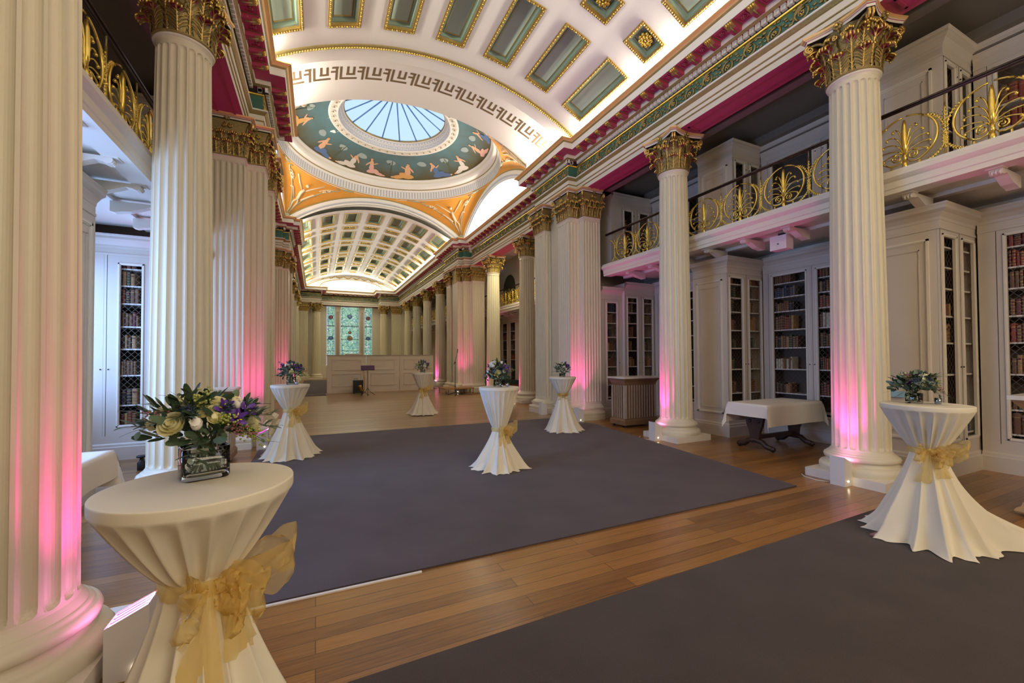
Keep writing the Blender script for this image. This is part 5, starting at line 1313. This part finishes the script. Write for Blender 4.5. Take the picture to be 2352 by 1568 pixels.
def bouquet(loc, label, seed, R=.16, det=1.0, vase=(.066, .062, .105), roses=(), spray=16, rz=0, H=.20, irises=3, thistles=3, whites=6):
    rn = random.Random(seed); t = empty('flower_arrangement', label, 'flowers', loc, rz); a, a2, h = vase
    v = MB(); n = 24
    def ring(sx, sy, z, k=5): return [(sx*(abs(math.cos(e))**(2/k))*(1 if math.cos(e) > 0 else -1), sy*(abs(math.sin(e))**(2/k))*(1 if math.sin(e) > 0 else -1), z) for e in [2*PI*(q+.5)/n for q in range(n)]]
    ids = v.grid([ring(a*.96, a2*.96, .001), ring(a, a2, .008), ring(a, a2, h*.5), ring(a, a2, h), ring(a*.92, a2*.92, h), ring(a*.92, a2*.92, h*.5), ring(a*.90, a2*.90, .014)], GLASS, True)
    v.face(ids[0][::-1], GLASS); v.face(ids[-1], GLASS); vs = v.build('glass_vase', t)
    wv = MB(); ids = wv.grid([ring(a*.89, a2*.89, .016), ring(a*.91, a2*.91, h*.4), ring(a*.91, a2*.91, h*.72)], WATER, True); wv.face(ids[-1], WATER); wv.build('water', vs)
    st = MB()
    for k in range(int(16*det)):
        x, y = rn.uniform(-.7, .7)*a, rn.uniform(-.7, .7)*a2; st.tube([(x, y, .02), (x*.4+rn.uniform(-.02, .02), y*.4, h*.9), (rn.uniform(-.05, .05), rn.uniform(-.05, .05), h+.06)], .0032, STEM, 4)
    for k in range(int(10*det)): e = rn.uniform(0, 2*PI); petal(st, Vector((a*.5*math.cos(e), a*.5*math.sin(e), rn.uniform(.02, h*.7))), Vector((0, 0, 1)), dirv(e, rn.uniform(-.3, .8)), .045, .02, LEAFD, .3, 0)
    st.build('stems', t)
    C = Vector((0, 0, h+.05)); zsc = (H-.05)/R
    def surf(az, el, k=1.0):
        d = dirv(az, el); p = C+Vector((d.x*R*k, d.y*R*k, d.z*R*zsc*k)); return p, Vector((d.x, d.y, d.z+.25)).normalized()
    fill = MB()
    for k in range(int(210*det)):
        az, el = rn.uniform(0, 2*PI), rn.uniform(-.35, 1.4); p, d = surf(az, el, rn.uniform(.40, .95)); o = (dirv(rn.uniform(0, 6.28), rn.uniform(-.5, .9))+d*.6).normalized()
        petal(fill, p, d, o, rn.uniform(.035, .06)*R/.15, rn.uniform(.018, .028)*R/.15, rn.choice([LEAFD, LEAFD, LEAFG, LEAFB]), .3, .1)
    fill.build('foliage', t)
    for az, el, r, m in roses: p, d = surf(az, el, .95); rose(t, p, d, r, PET[m])
    for k in range(irises): p, d = surf(rn.uniform(0, 2*PI) if k > 2 else IR[k][0], IR[k][1] if k < 3 else rn.uniform(.2, 1), .97); iris(t, p, d, .028*R/.15)
    for k in range(thistles): p, d = surf(rn.uniform(-3.6, .4), rn.uniform(.25, 1.3), 1.06); thistle(t, p, d, .022*R/.15)
    for k in range(max(2, whites//3)): p, d = surf(rn.uniform(-3.3, .3), rn.uniform(.2, 1.2), .96); rose(t, p, d, .016*R/.15, PET['violet'], 'dark_bloom')
    for k in range(whites): p, d = surf(rn.uniform(0, 2*PI), rn.uniform(.1, 1.25), .98); bud(t, p, d, rn.uniform(.011, .018)*R/.15, PET[rn.choice(['cream', 'white', 'lime', 'cream'])], 'small_bloom')
    for k in range(spray):
        az = rn.uniform(0, 2*PI); el = rn.uniform(-.15, .9); p, d = surf(az, el, .6); bq = k % 4 == 3
        leafspray(t, p, dirv(az, el), R*rn.uniform(.55, .95), 9 if det > .8 else 6, rn.uniform(.04, .062)*R/.15, BERRY if bq and k % 8 == 3 else (PET['lime'] if bq else rn.choice([LEAFG, LEAFG, LEAFB, LEAFD])), 'berry_spray' if bq else 'leaf_spray', rn.uniform(.1, .5), bq)
    return t
IR = [(-1.25, .70), (-.55, .55), (-1.05, .38)]
vc = (-.345, 1.73, 1.1005)
bouquet(vc, 'largest bouquet in a square glass vase on the nearest table', 5, R=.145, roses=((-2.35, .33, .036, 'cream'), (-1.75, .62, .017, 'cream'), (-1.55, .72, .017, 'cream'), (-1.52, .45, .02, 'cream'), (-1.2, 1.05, .021, 'cream'), (-1.35, .9, .018, 'cream'), (-.35, .12, .032, 'cream'), (-2.5, 1.0, .016, 'cream'), (-1.3, .42, .017, 'lime')), spray=26, H=.172, whites=14, rz=.35, vase=(.068, .064, .105))
bouquet((4.52, 1.70, 1.1005), 'low white and green bouquet on the table with the trailing cloth', 6, R=.145, roses=((-2.2, .75, .032, 'white'), (-1.9, .35, .02, 'white'), (-2.6, .35, .018, 'white'), (-2.35, .2, .014, 'cream'), (-1.3, .2, .02, 'cream')), spray=20, H=.165, irises=0, thistles=5, whites=12, vase=(.055, .045, .085))
bouquet((2.24, 5.20, 1.1005), 'tall bouquet with white lilies and purple iris on the mid-carpet table', 7, R=.165, roses=((-2.9, 1.0, .045, 'white'), (-2.6, .75, .04, 'white'), (-1.9, .25, .028, 'cream'), (-1.4, .3, .022, 'white'), (-2.1, .12, .02, 'lime')), spray=18, H=.25, irises=4, thistles=1, whites=10, det=.8, vase=(.055, .045, .10))
bouquet((-.35, 7.2, 1.1005), 'dark blue and green bouquet on the table before the left pier', 8, R=.17, roses=((-1.5, .12, .032, 'cream'), (-1.9, .9, .025, 'white')), spray=18, H=.22, irises=4, thistles=4, whites=6, det=.7, vase=(.065, .06, .12))
bouquet((2.56, 11.0, 1.1005), 'small bouquet on the farthest cocktail table', 9, R=.17, roses=((-1.5, .2, .04, 'white'), (-2.8, .1, .03, 'white')), spray=12, H=.24, irises=2, thistles=1, whites=6, det=.55, vase=(.06, .055, .09))
bouquet((4.53, 7.2, 1.1005), 'sparse purple and white bouquet on the table before the right pier', 10, R=.15, roses=((-1.8, .5, .022, 'white'),), spray=14, H=.23, irises=4, thistles=1, whites=6, det=.55, vase=(.05, .05, .07))
def tealight(x, y, label):
    t = empty('candle_holder', label, 'candle holder', (x, y, 1.1005)); b = MB(); b.lathe([(.018, 0), (.024, .02), (.024, .05), (.021, .05), (.021, .02), (.012, .008)], glassmat('blue_tinted_glass', (.45, .68, .95), .6), 16); b.build('glass_cup', t)
    c = MB(); c.lathe([(.001, .03), (.018, .03), (.018, .009)], PLASTER, 12); c.build('candle', t)
tealight(2.345, 5.12, 'small blue glass candle holder beside the mid-carpet bouquet'); tealight(-.27, 7.05, 'small blue glass candle holder beside the dark blue bouquet')
tealight(4.60, 1.58, 'small glass candle holder beside the low white bouquet')
# ================================================================== DRAPED TABLES
def drape(loc, label, L, Wd, h, over, rz=0, seed=0, mt=LINEN):
    """cloth over a rectangular table: local x long side"""
    rn = random.Random(seed); b = MB(); nx, ny = 26, 14; G = []
    ox, oy = over
    for j in range(-7, ny+8):
        row = []
        for i in range(-9, nx+10):
            u = i/nx if 0 <= i <= nx else (i/9*ox/L if i < 0 else 1+(i-nx)/9*ox/L); v = j/ny if 0 <= j <= ny else (j/7*oy/Wd if j < 0 else 1+(j-ny)/7*oy/Wd)
            x, y = (u-.5)*L, (v-.5)*Wd; ex = max(0, abs(x)-L/2); ey = max(0, abs(y)-Wd/2); sx = 1 if x > 0 else -1; sy = 1 if y > 0 else -1
            X = max(-L/2, min(L/2, x)); Y = max(-Wd/2, min(Wd/2, y))
            if ex and ey: drop = math.hypot(ex, ey)*.97+min(ex, ey)*.25; k = .30*min(ex, ey); X += sx*(k*.9+.01); Y += sy*(k*.9+.01)
            else: drop = ex+ey; X += sx*(.008+.05*ex) if ex else 0; Y += sy*(.008+.05*ey) if ey else 0
            wob = .012*math.sin((X*9 if ey else Y*11)+seed)*min(1, drop*4)
            if ey and not ex: Y += sy*wob
            if ex and not ey: X += sx*wob
            row.append((X, Y, h-drop if drop > 0 else h+.0))
        G.append(row)
    b.grid(G, mt); o = b.build('tablecloth', None, loc); o.rotation_euler.z = rz; tag(o, label, 'tablecloth'); return o
def trestle(loc, label, L, Wd, h, rz, m, casters=False):
    t = empty('trestle_table', label, 'table', loc, rz); b = MB(); b.box(-L/2+.01, -Wd/2+.01, h-.035, L/2-.01, Wd/2-.01, h-.002, m); b.build('table_top', t)
    for s in (-1, 1):
        e = MB(); x = s*(L/2-.20); prof = [(0, .11), (.10, .10), (.16, .07), (.26, .085), (.36, .13), (.50, .165), (.62, .19), (h-.036, .20)]
        pr = [(y_, z) for z, y_ in prof]
        rows = [[(x-.03, -w_*1.0, z) for z, w_ in prof], [(x-.03, w_, z) for z, w_ in prof], [(x+.03, w_, z) for z, w_ in prof], [(x+.03, -w_, z) for z, w_ in prof]]
        for z, w_ in (): pass
        rr = [[(x-.03, -w_, z), (x+.03, -w_, z), (x+.03, w_, z), (x-.03, w_, z)] for z, w_ in [(.10, .09), (.16, .075), (.28, .085), (.38, .125), (.5, .15), (.6, .175), (h-.036, .185)]]
        e.grid(rr, m, True, sm=False)
        for q in (-.07, 0, .07): e.blob((x-s*-.03, q, .52-abs(q)), .03, m, 7, 4, (.5, 1, 1))
        e.tube([(x, -Wd*.44, .05), (x, -Wd*.30, .07), (x, -Wd*.18, .13), (x, 0, .15), (x, Wd*.18, .13), (x, Wd*.30, .07), (x, Wd*.44, .05)], .042, m, 8); e.blob((x, -Wd*.45, .05), .05, m, 8, 5, (.8, 1, .8)); e.blob((x, Wd*.45, .05), .05, m, 8, 5, (.8, 1, .8))
        e.build('carved_end_support', t)
        for q in (-1, 1):
            c = MB(); c.lathe([(.012, .002), (.018, .008), (.018, .03), (.012, .036)], BLACK, 10, (x, q*Wd*.45)); c.build('caster', t)
    st = MB(); st.box(-L/2+.2, -.03, .16, L/2-.2, .03, .22, m); st.build('stretcher', t); return t
trestle((6.925, 4.39, 0), 'dark carved trestle table under the white cloth on the right', 1.42, .62, .735, -.0, DWOOD)
drape((6.925, 4.39, 0), 'white linen cloth over the dark carved table on the right', 1.44, .66, .745, (.20, .33), 0, 2)
trestle((-2.06, 4.20, 0), 'brown wooden table under the white cloth on the left', 1.05, .66, .735, 0, LWOOD)
drape((-2.06, 4.20, 0), 'white linen cloth over the wooden table left of the biggest bouquet', 1.07, .70, .745, (.22, .30), 0, 5)
# ================================================================== FLUTED PLINTHS AND LECTERN
def fluted_plinth(loc, label, W, D, H, rz, m, m2, casters=True):
    t = empty('fluted_plinth', label, 'plinth', loc, rz); b = MB(); z0 = .05
    def ring(o, z): return [(-W/2-o, -D/2-o, z), (W/2+o, -D/2-o, z), (W/2+o, D/2+o, z), (-W/2-o, D/2+o, z)]
    lv = [(.035, z0), (.035, z0+.09), (.025, z0+.10), (.02, z0+.115), (.0, z0+.13), (0, H-.17), (.005, H-.165), (.012, H-.13), (.014, H-.12), (.03, H-.09), (.055, H-.06), (.06, H-.035)]
    ids = b.grid([ring(o, z) for o, z in lv], m, True, sm=False); b.face(ids[0][::-1], m); b.face(ids[-1], m); b.build('body', t)
    f = MB()
    for (L, T) in ((W, Matrix.Translation((-W/2, -D/2, 0))), (D, Matrix.Translation((-W/2, D/2, 0)) @ Matrix.Rotation(-HP, 4, 'Z')), (D, Matrix.Translation((W/2, -D/2, 0)) @ Matrix.Rotation(HP, 4, 'Z')), (W, Matrix.Translation((W/2, D/2, 0)) @ Matrix.Rotation(PI, 4, 'Z'))):
        f.T = T; n = max(3, round((L-.08)/.068)); st = (L-.08)/n
        f.box(0, -.016, z0+.14, .04, -.001, H-.18, m2); f.box(L-.04, -.016, z0+.14, L, -.001, H-.18, m2)
        for k in range(n):
            if k: f.box(.04+st*k-.010, -.014, z0+.14, .04+st*k+.010, -.001, H-.18, m2)
            c = .04+st*(k+.5)
        f.T = None
    f.build('fluting', t)
    tp = MB(); tp.box(-W/2-.075, -D/2-.075, H-.035, W/2+.075, D/2+.075, H-.006, MARB); tp.box(-W/2-.06, -D/2-.06, H-.006, W/2+.06, D/2+.06, H, MARB); tp.build('marble_top', t)
    for x in (-1, 1):
        for y in (-1, 1):
            c = MB(); c.T = Matrix.Translation((x*(W/2-.03), y*(D/2-.03), .026)) @ Matrix.Rotation(HP, 4, 'Y'); c.lathe([(.026, -.012), (.026, .012)], BLACK, 12, cap=True); c.T = None; c.build('caster', t)
    return t
OAKF = mat('brown_oak_plinth', (.22, .13, .065), .5, noise=.25, nscale=14)
fluted_plinth((6.33, 7.12, 0), 'fluted wooden plinth with marble top between right compound pier and column', .86, .42, 1.07, .0, OAKF, LGREY)
fluted_plinth((-1.36, 7.33, 0), 'pale fluted plinth peeping above the biggest bouquet, left of the pink pier', .46, .42, 1.07, 0, OAKF, LGREY)
def lectern(loc, label, W, D, H, rz=0):
    t = empty('display_pedestal', label, 'pedestal', loc, rz); b = MB()
    def ring(o, z): return [(-W/2-o, -D/2-o, z), (W/2+o, -D/2-o, z), (W/2+o, D/2+o, z), (-W/2-o, D/2+o, z)]
    ids = b.grid([ring(o, z) for o, z in [(.075, .03), (.08, .045), (.07, .07), (.045, .085), (.04, .10), (.035, .125), (.005, .13)]], LWOOD, True, sm=False); b.face(ids[0][::-1], LWOOD); b.build('stepped_base', t)
    s = MB(); s.grid([ring(0, .13), ring(0, H-.16)], LWOOD, True, sm=False)
    for T in (Matrix.Translation((-W/2, -D/2, 0)), Matrix.Translation((-W/2, D/2, 0)) @ Matrix.Rotation(-HP, 4, 'Z')):
        s.T = T; L = W if T[0][0] > .5 else D; s.box(.05, -.004, .2, L-.05, 0.001, H-.22, LGREY); s.T = None
    s.build('shaft', t)
    c = MB(); ids = c.grid([ring(o, z) for o, z in [(.0, H-.165), (.02, H-.155), (.022, H-.125), (.045, H-.10), (.05, H-.09), (.075, H-.055), (.08, H-.04)]], LWOOD, True, sm=False); c.build('moulded_cap', t)
    m = MB(); m.box(-W/2-.10, -D/2-.10, H-.04, W/2+.10, D/2+.10, H, MARB); m.build('marble_top', t)
    f = MB()
    for x in (-1, 1):
        for y in (-1, 1): f.lathe([(.03, .001), (.035, .012), (.035, .028)], BLACK, 10, (x*(W/2-.02), y*(D/2-.02)), cap=True)
    f.build('feet', t)
lectern((6.20, 1.235, 0), 'pale oak pedestal with marble top cut by the right photo edge', .42, .42, 1.12)
# ================================================================== PARTITION, MUSIC THINGS
def screen(loc, label, W, H, rz):
    t = empty('partition_screen', label, 'partition', loc, rz); b = MB(); b.box(0, 0, .0, W, .05, H-.03, CASE); b.build('board', t)
    c = MB(); c.box(-.01, -.03, H-.03, W+.005, .08, H, mat('partition_top_edge', (.42, .37, .33), .6)); c.build('top_rail', t)
    k = MB(); k.box(0, -.018, 0, W, 0, .13, CASE); k.box(0, -.012, .13, W, 0, .15, CASE); k.build('skirting', t)
    m = MB(); panel_frame(m, .19, W-.19, .28, .83, 0, CASE, .028, .022); panel_frame(m, .19, W-.19, .98, 1.45, 0, CASE, .028, .022); m.build('panel_moulding', t)
P = [(.40, 19.22), (1.995, 19.50), (3.435, 19.12), (5.02, 19.55)]
for k, nm in enumerate(('left white partition section with the speaker in front', 'middle white partition section behind the music stand', 'right white partition section behind the farthest cocktail table')):
    (x0, y0), (x1, y1) = (P[0], (1.985, 19.36)) if k == 0 else ((2.0, 19.38), (3.42, 19.30)) if k == 1 else ((3.44, 19.30), (5.02, 19.42))
    screen((x0, y0, 0), nm, math.hypot(x1-x0, y1-y0), 1.64, math.atan2(y1-y0, x1-x0))
# marble topped console behind the partition
t = empty('console_table', 'marble-topped console table beneath the central stained glass window', 'table', (2.36, 32.2, 0)); b = MB(); b.box(-.62, -.2, 1.78, .62, .2, 1.83, MARB); b.build('marble_top', t)
b = MB(); b.box(-.5, -.16, 1.5, .5, .16, 1.78, CREAM2); b.box(-.42, -.14, .0, .42, .14, 1.5, CREAM2); b.build('base', t)
# music stand with saxophone
t = empty('music_stand', 'black music stand with purple folder near the partition', 'music stand', (1.86, 17.5, 0)); b = MB(); b.tube([(0, 0, .12), (0, 0, 1.0)], .012, BLACK, 6); b.build('pole', t)
b = MB(); b.T = Matrix.Translation((0, -.02, 1.02)) @ Matrix.Rotation(-.35, 4, 'X'); b.box(-.26, -.01, 0, .26, .005, .19, mat('purple_folder', (.09, .03, .11), .6)); b.box(-.26, -.05, -.01, .26, .01, 0, BLACK); b.T = None; b.build('desk', t)
for k in range(3):
    a = k*2*PI/3+.4; b = MB(); b.tube([(0, 0, .30), (.12*math.cos(a), .12*math.sin(a), .14), (.30*math.cos(a), .30*math.sin(a), .012)], .010, BLACK, 5); b.build('leg', t)
BRASS = mat('brass_saxophone', (.45, .28, .08), .3, .9)
t = empty('saxophone', 'brass saxophone on its floor stand under the music stand', 'saxophone', (1.70, 17.42, 0)); b = MB()
b.tube([(0, 0, .98), (.01, 0, 1.02), (-.03, 0, 1.0)], .010, BLACK, 6); b.tube([(0, 0, .97), (.01, 0, .8), (.02, 0, .55), (.03, 0, .32), (.02, -.01, .24), (-.03, -.02, .20), (-.09, -.03, .24), (-.12, -.04, .34), (-.15, -.05, .42)], lambda q: .012+.05*q**2.0, BRASS, 10)
for k in range(9): b.blob((.03+.006*math.sin(k), -.035, .36+.055*k), .014, BRASS, 6, 4)
b.build('body', t); s = MB()
for k in range(3): a = k*2*PI/3; s.tube([(0, 0, .22), (.05*math.cos(a), .05*math.sin(a), .12), (.20*math.cos(a), .20*math.sin(a), .012)], .009, BLACK, 5)
s.build('floor_stand', t)
t = empty('speaker', 'small black floor speaker against the white partition', 'speaker', (1.60, 18.75, 0)); b = MB(); b.box(-.20, -.14, .03, .20, .14, .56, BLACK); b.build('cabinet', t)
b = MB(); b.box(-.17, -.15, .08, .17, -.141, .42, mat('speaker_grille', (.03, .03, .032), .8)); b.build('grille', t)
b = MB(); b.tube([(-.16, 0, .56), (-.15, 0, .62), (-.05, 0, .64), (.0, 0, .60)], .008, BLACK, 5); b.build('handle', t)
b = MB()
for x in (-.15, .15): b.box(x-.02, -.1, 0, x+.02, .1, .03, BLACK)
b.build('feet', t)
t = empty('microphone_stand', 'tall black microphone stand at the right end of the partition', 'microphone stand', (5.0, 15.9, 0)); b = MB(); b.tube([(0, 0, .05), (0, 0, 1.35)], .012, BLACK, 6); b.blob((0, 0, 1.3), .03, BLACK, 8, 5); b.blob((0, 0, .35), .028, BLACK, 8, 5); b.build('pole', t)
b = MB(); b.tube([(-.06, 0, 1.22), (0, 0, 1.36), (.09, 0, 1.72)], .010, BLACK, 6); b.build('boom', t); b = MB(); b.tube([(.09, 0, 1.70), (.10, 0, 1.80)], .016, BLACK, 8); b.blob((.104, 0, 1.82), .024, BLACK, 8, 5); b.build('microphone', t)
for k in range(3): a = k*2*PI/3+.2; b = MB(); b.tube([(0, 0, .12), (.34*math.cos(a), .34*math.sin(a), .014)], .014, BLACK, 5); b.build('leg', t)
# low stage platform behind the microphone stand
t = empty('stage_platform', 'low wooden stage platform on short black legs behind the microphone stand', 'platform', (5.35, 17.45, 0)); b = MB(); b.box(-.62, -1.1, .20, .62, .0, .25, mat('platform_top', (.34, .20, .08), .5)); b.build('deck', t)
for x in (-.58, -.2, .2, .58):
    for y in (-1.05, -.08): b = MB(); b.tube([(x, y, .0), (x, y, .20)], .012, BLACK, 5); b.build('leg', t)
b = MB(); b.tube([(-.5, 0, .008), (-.2, .05, .008), (.2, -.02, .008), (.7, .10, .008), (1.1, .02, .008)], .007, BLACK, 5); o = b.build('cable', None, (5.5, 15.95, 0)); tag(o, 'thin black cable on the boards right of the microphone stand', 'cable')
# ================================================================== UPLIGHTS
def uplight(x, y, s, label, h=.30, w=.165, d=.15, power=14, aim=None, on=True, tilt=.35, h2=None):
    """white box; the glowing top slopes toward the column it lights"""
    t = empty('uplight', label, 'uplight', (x, y, 0)); b = MB(); hx, hy = w/2, d/2; zh, zl = h+.045, h-.035
    # s = +1: column lies toward +x
    zx0, zx1 = (zh, zl) if s > 0 else (zl, zh)
    v = [b.vert(p) for p in ((-hx, -hy, 0), (hx, -hy, 0), (hx, hy, 0), (-hx, hy, 0), (-hx, -hy, zx0), (hx, -hy, zx1), (hx, hy, zx1), (-hx, hy, zx0))]
    for q in ((0, 1, 5, 4), (1, 2, 6, 5), (2, 3, 7, 6), (3, 0, 4, 7), (3, 2, 1, 0)): b.face([v[i] for i in q], WHITEB)
    k = .92; iv = [b.vert((p[0]*k, p[1]*k, p[2]-.004)) for p in (b.v[v[4]], b.v[v[5]], b.v[v[6]], b.v[v[7]])]
    for i in range(4): b.face((v[4+i], v[4+(i+1) % 4], iv[(i+1) % 4], iv[i]), WHITEB)
    b.build('white_housing', t)
    g = MB(); g.face([g.vert((p[0]*k, p[1]*k, p[2]-.006)) for p in (b.v[v[4]], b.v[v[5]], b.v[v[6]], b.v[v[7]])], LEDP if on else WHITEB)
    g.build('lamp_window', t)
    if on:
        gr = MB()
        for q in (-.5, 0, .5):
            a_ = Vector((-hx*.85, hy*q, (zx0*.925+zx1*.075)-.003)); c_ = Vector((hx*.85, hy*q, (zx1*.925+zx0*.075)-.003)); gr.tube([a_, c_], .0025, mat('magenta_grille', (.5, .0, .3), .5), 4)
        gr.build('grille_bars', t)
        l = MB(); l.blob((hx*.4 if s < 0 else -hx*.1, -hy-.002, .055), .006, LEDW, 8, 5); l.build('spot_lamp', t)
        L = bpy.data.lights.new('uplight_beam', 'SPOT'); L.energy = power; L.color = PINK; L.spot_size = R_(78); L.spot_blend = 1.0; L.shadow_soft_size = .05
        o = bpy.data.objects.new('uplight_beam', L); COL.objects.link(o); o.location = (x, y, h+.04); ax, ay, az = aim
        o.rotation_mode = 'QUATERNION'; o.rotation_quaternion = (Vector((ax, ay, az))-o.location).to_track_quat('-Z', 'Y')
    return t
PW = 85
UL = [
 (-.80, 2.62, -1, 'white uplight box with glowing pink top at the foot of the leftmost column', (-1.15, 2.75, 2.4), PW*.6),
 (5.54, 2.75, 1, 'white uplight box at the foot of the near right column', (5.85, 2.8, 2.4), PW),
 (5.52, 5.66, 1, 'white uplight box at the foot of the second right column', (5.85, 5.72, 2.4), PW),
 (-.80, 7.98, -1, 'white uplight box at the foot of the left compound pier', (-.98, 8.3, 2.6), PW*1.1),
 (5.50, 8.02, 1, 'white uplight box in the corner of the right compound pier', (5.68, 8.35, 2.6), PW*1.2),
 (5.38, 9.5, 1, 'white uplight box against the slim right pilaster', (5.55, 9.8, 2.4), 0),
 (6.02, 12.62, 1, 'white uplight box by the nearer right dome column', (6.3, 12.55, 2.4), PW*.9),
 (6.0, 15.4, 1, 'white uplight box by the farther right dome column', (6.3, 15.4, 2.4), PW*.8),
 (5.46, 17.05, 1, 'white uplight box at the foot of the far right compound pier', (5.72, 17.35, 2.6), PW*1.2),
 (-.78, 17.0, -1, 'white uplight box at the foot of the far left compound pier', (-1.1, 17.4, 2.6), PW),
 (-1.30, 12.45, -1, 'white uplight box by the left dome column behind a cocktail table', (-1.6, 12.5, 2.4), PW*.8),
 (5.62, 21.5, 1, 'white uplight box at the first far right column', (5.9, 21.6, 2.4), PW*.9),
 (-.95, 24.4, -1, 'white uplight box at a far left column', (-1.2, 24.6, 2.4), PW*.4)]
for x, y, s, lab, aim, pw in UL: uplight(x, y, s, lab, aim=aim, power=pw, on=pw > 0, h=.29)
b = MB(); b.tube([(0, 0, .006), (-.05, .06, .006), (-.06, .16, .006), (.02, .26, .006), (.10, .33, .006)], .005, PLASTER, 5); o = b.build('cable', None, (5.42, 5.72, 0)); tag(o, 'thin white cable looping behind the second right column uplight', 'cable')
b = MB(); b.tube([(0, 0, .006), (-.05, .10, .006), (-.02, .26, .006), (.06, .34, .006)], .005, PLASTER, 5); o = b.build('cable', None, (5.50, 2.86, 0)); tag(o, 'thin white cable beside the near right column uplight', 'cable')
# small fittings
t = empty('speaker', 'white box speaker hung under the right gallery', 'speaker', (6.78, 4.13, 3.30)); b = MB(); b.box(-.12, -.13, -.10, .06, .13, .12, WHITEB); b.build('cabinet', t); b = MB(); b.box(-.05, -.04, .12, .02, .04, .172, BLACK); b.build('hanging_bracket', t)
b = MB(); b.blob((-.121, 0, -.01), .012, BLACK, 8, 5); b.build('badge', t)
t = empty('fire_alarm_point', 'small red fire alarm call point behind the low white bouquet', 'fire alarm', (6.905, 2.93, 1.02)); b = MB(); b.box(-.02, -.045, -.045, .004, .045, .045, mat('alarm_red', (.55, .02, .03), .4)); b.build('red_case', t)
b = MB(); b.box(-.008, -.075, -.045, .004, .075, .03, mat('pale_blue_sign', (.35, .62, .85), .5)); o = b.build('wall_sign', None, (6.905, 2.76, 1.0)); tag(o, 'tiny pale blue and white sign beside the red alarm point', 'sign')
t = empty('floor_clamp', 'small black screw-clamp fitting on the floor before the blue-lit bookcase', 'clamp', (-2.14, 7.25, 0)); b = MB(); b.lathe([(.05, .0), (.05, .10), (.03, .12), (.02, .17)], BLACK, 12); b.build('body', t); b = MB(); b.lathe([(.055, .17), (.06, .18), (.055, .195)], BLACK, 12, cap=True); b.build('knob', t); b = MB(); b.tube([(.03, 0, .07), (.10, 0, .07)], .02, BLACK, 8); b.build('side_lever', t)
t = empty('bench', 'dark green upholstered bench under the dome-side bookcase', 'bench', (7.65, 17.2, 0)); b = MB(); b.box(-.25, -1.4, .35, .25, 1.4, .52, mat('dark_green_upholstery', (.01, .03, .02), .6)); b.build('seat', t)
b = MB(); b.box(-.22, -1.36, .02, .22, 1.36, .35, mat('orange_wood', (.35, .14, .03), .4)); b.build('frame', t)
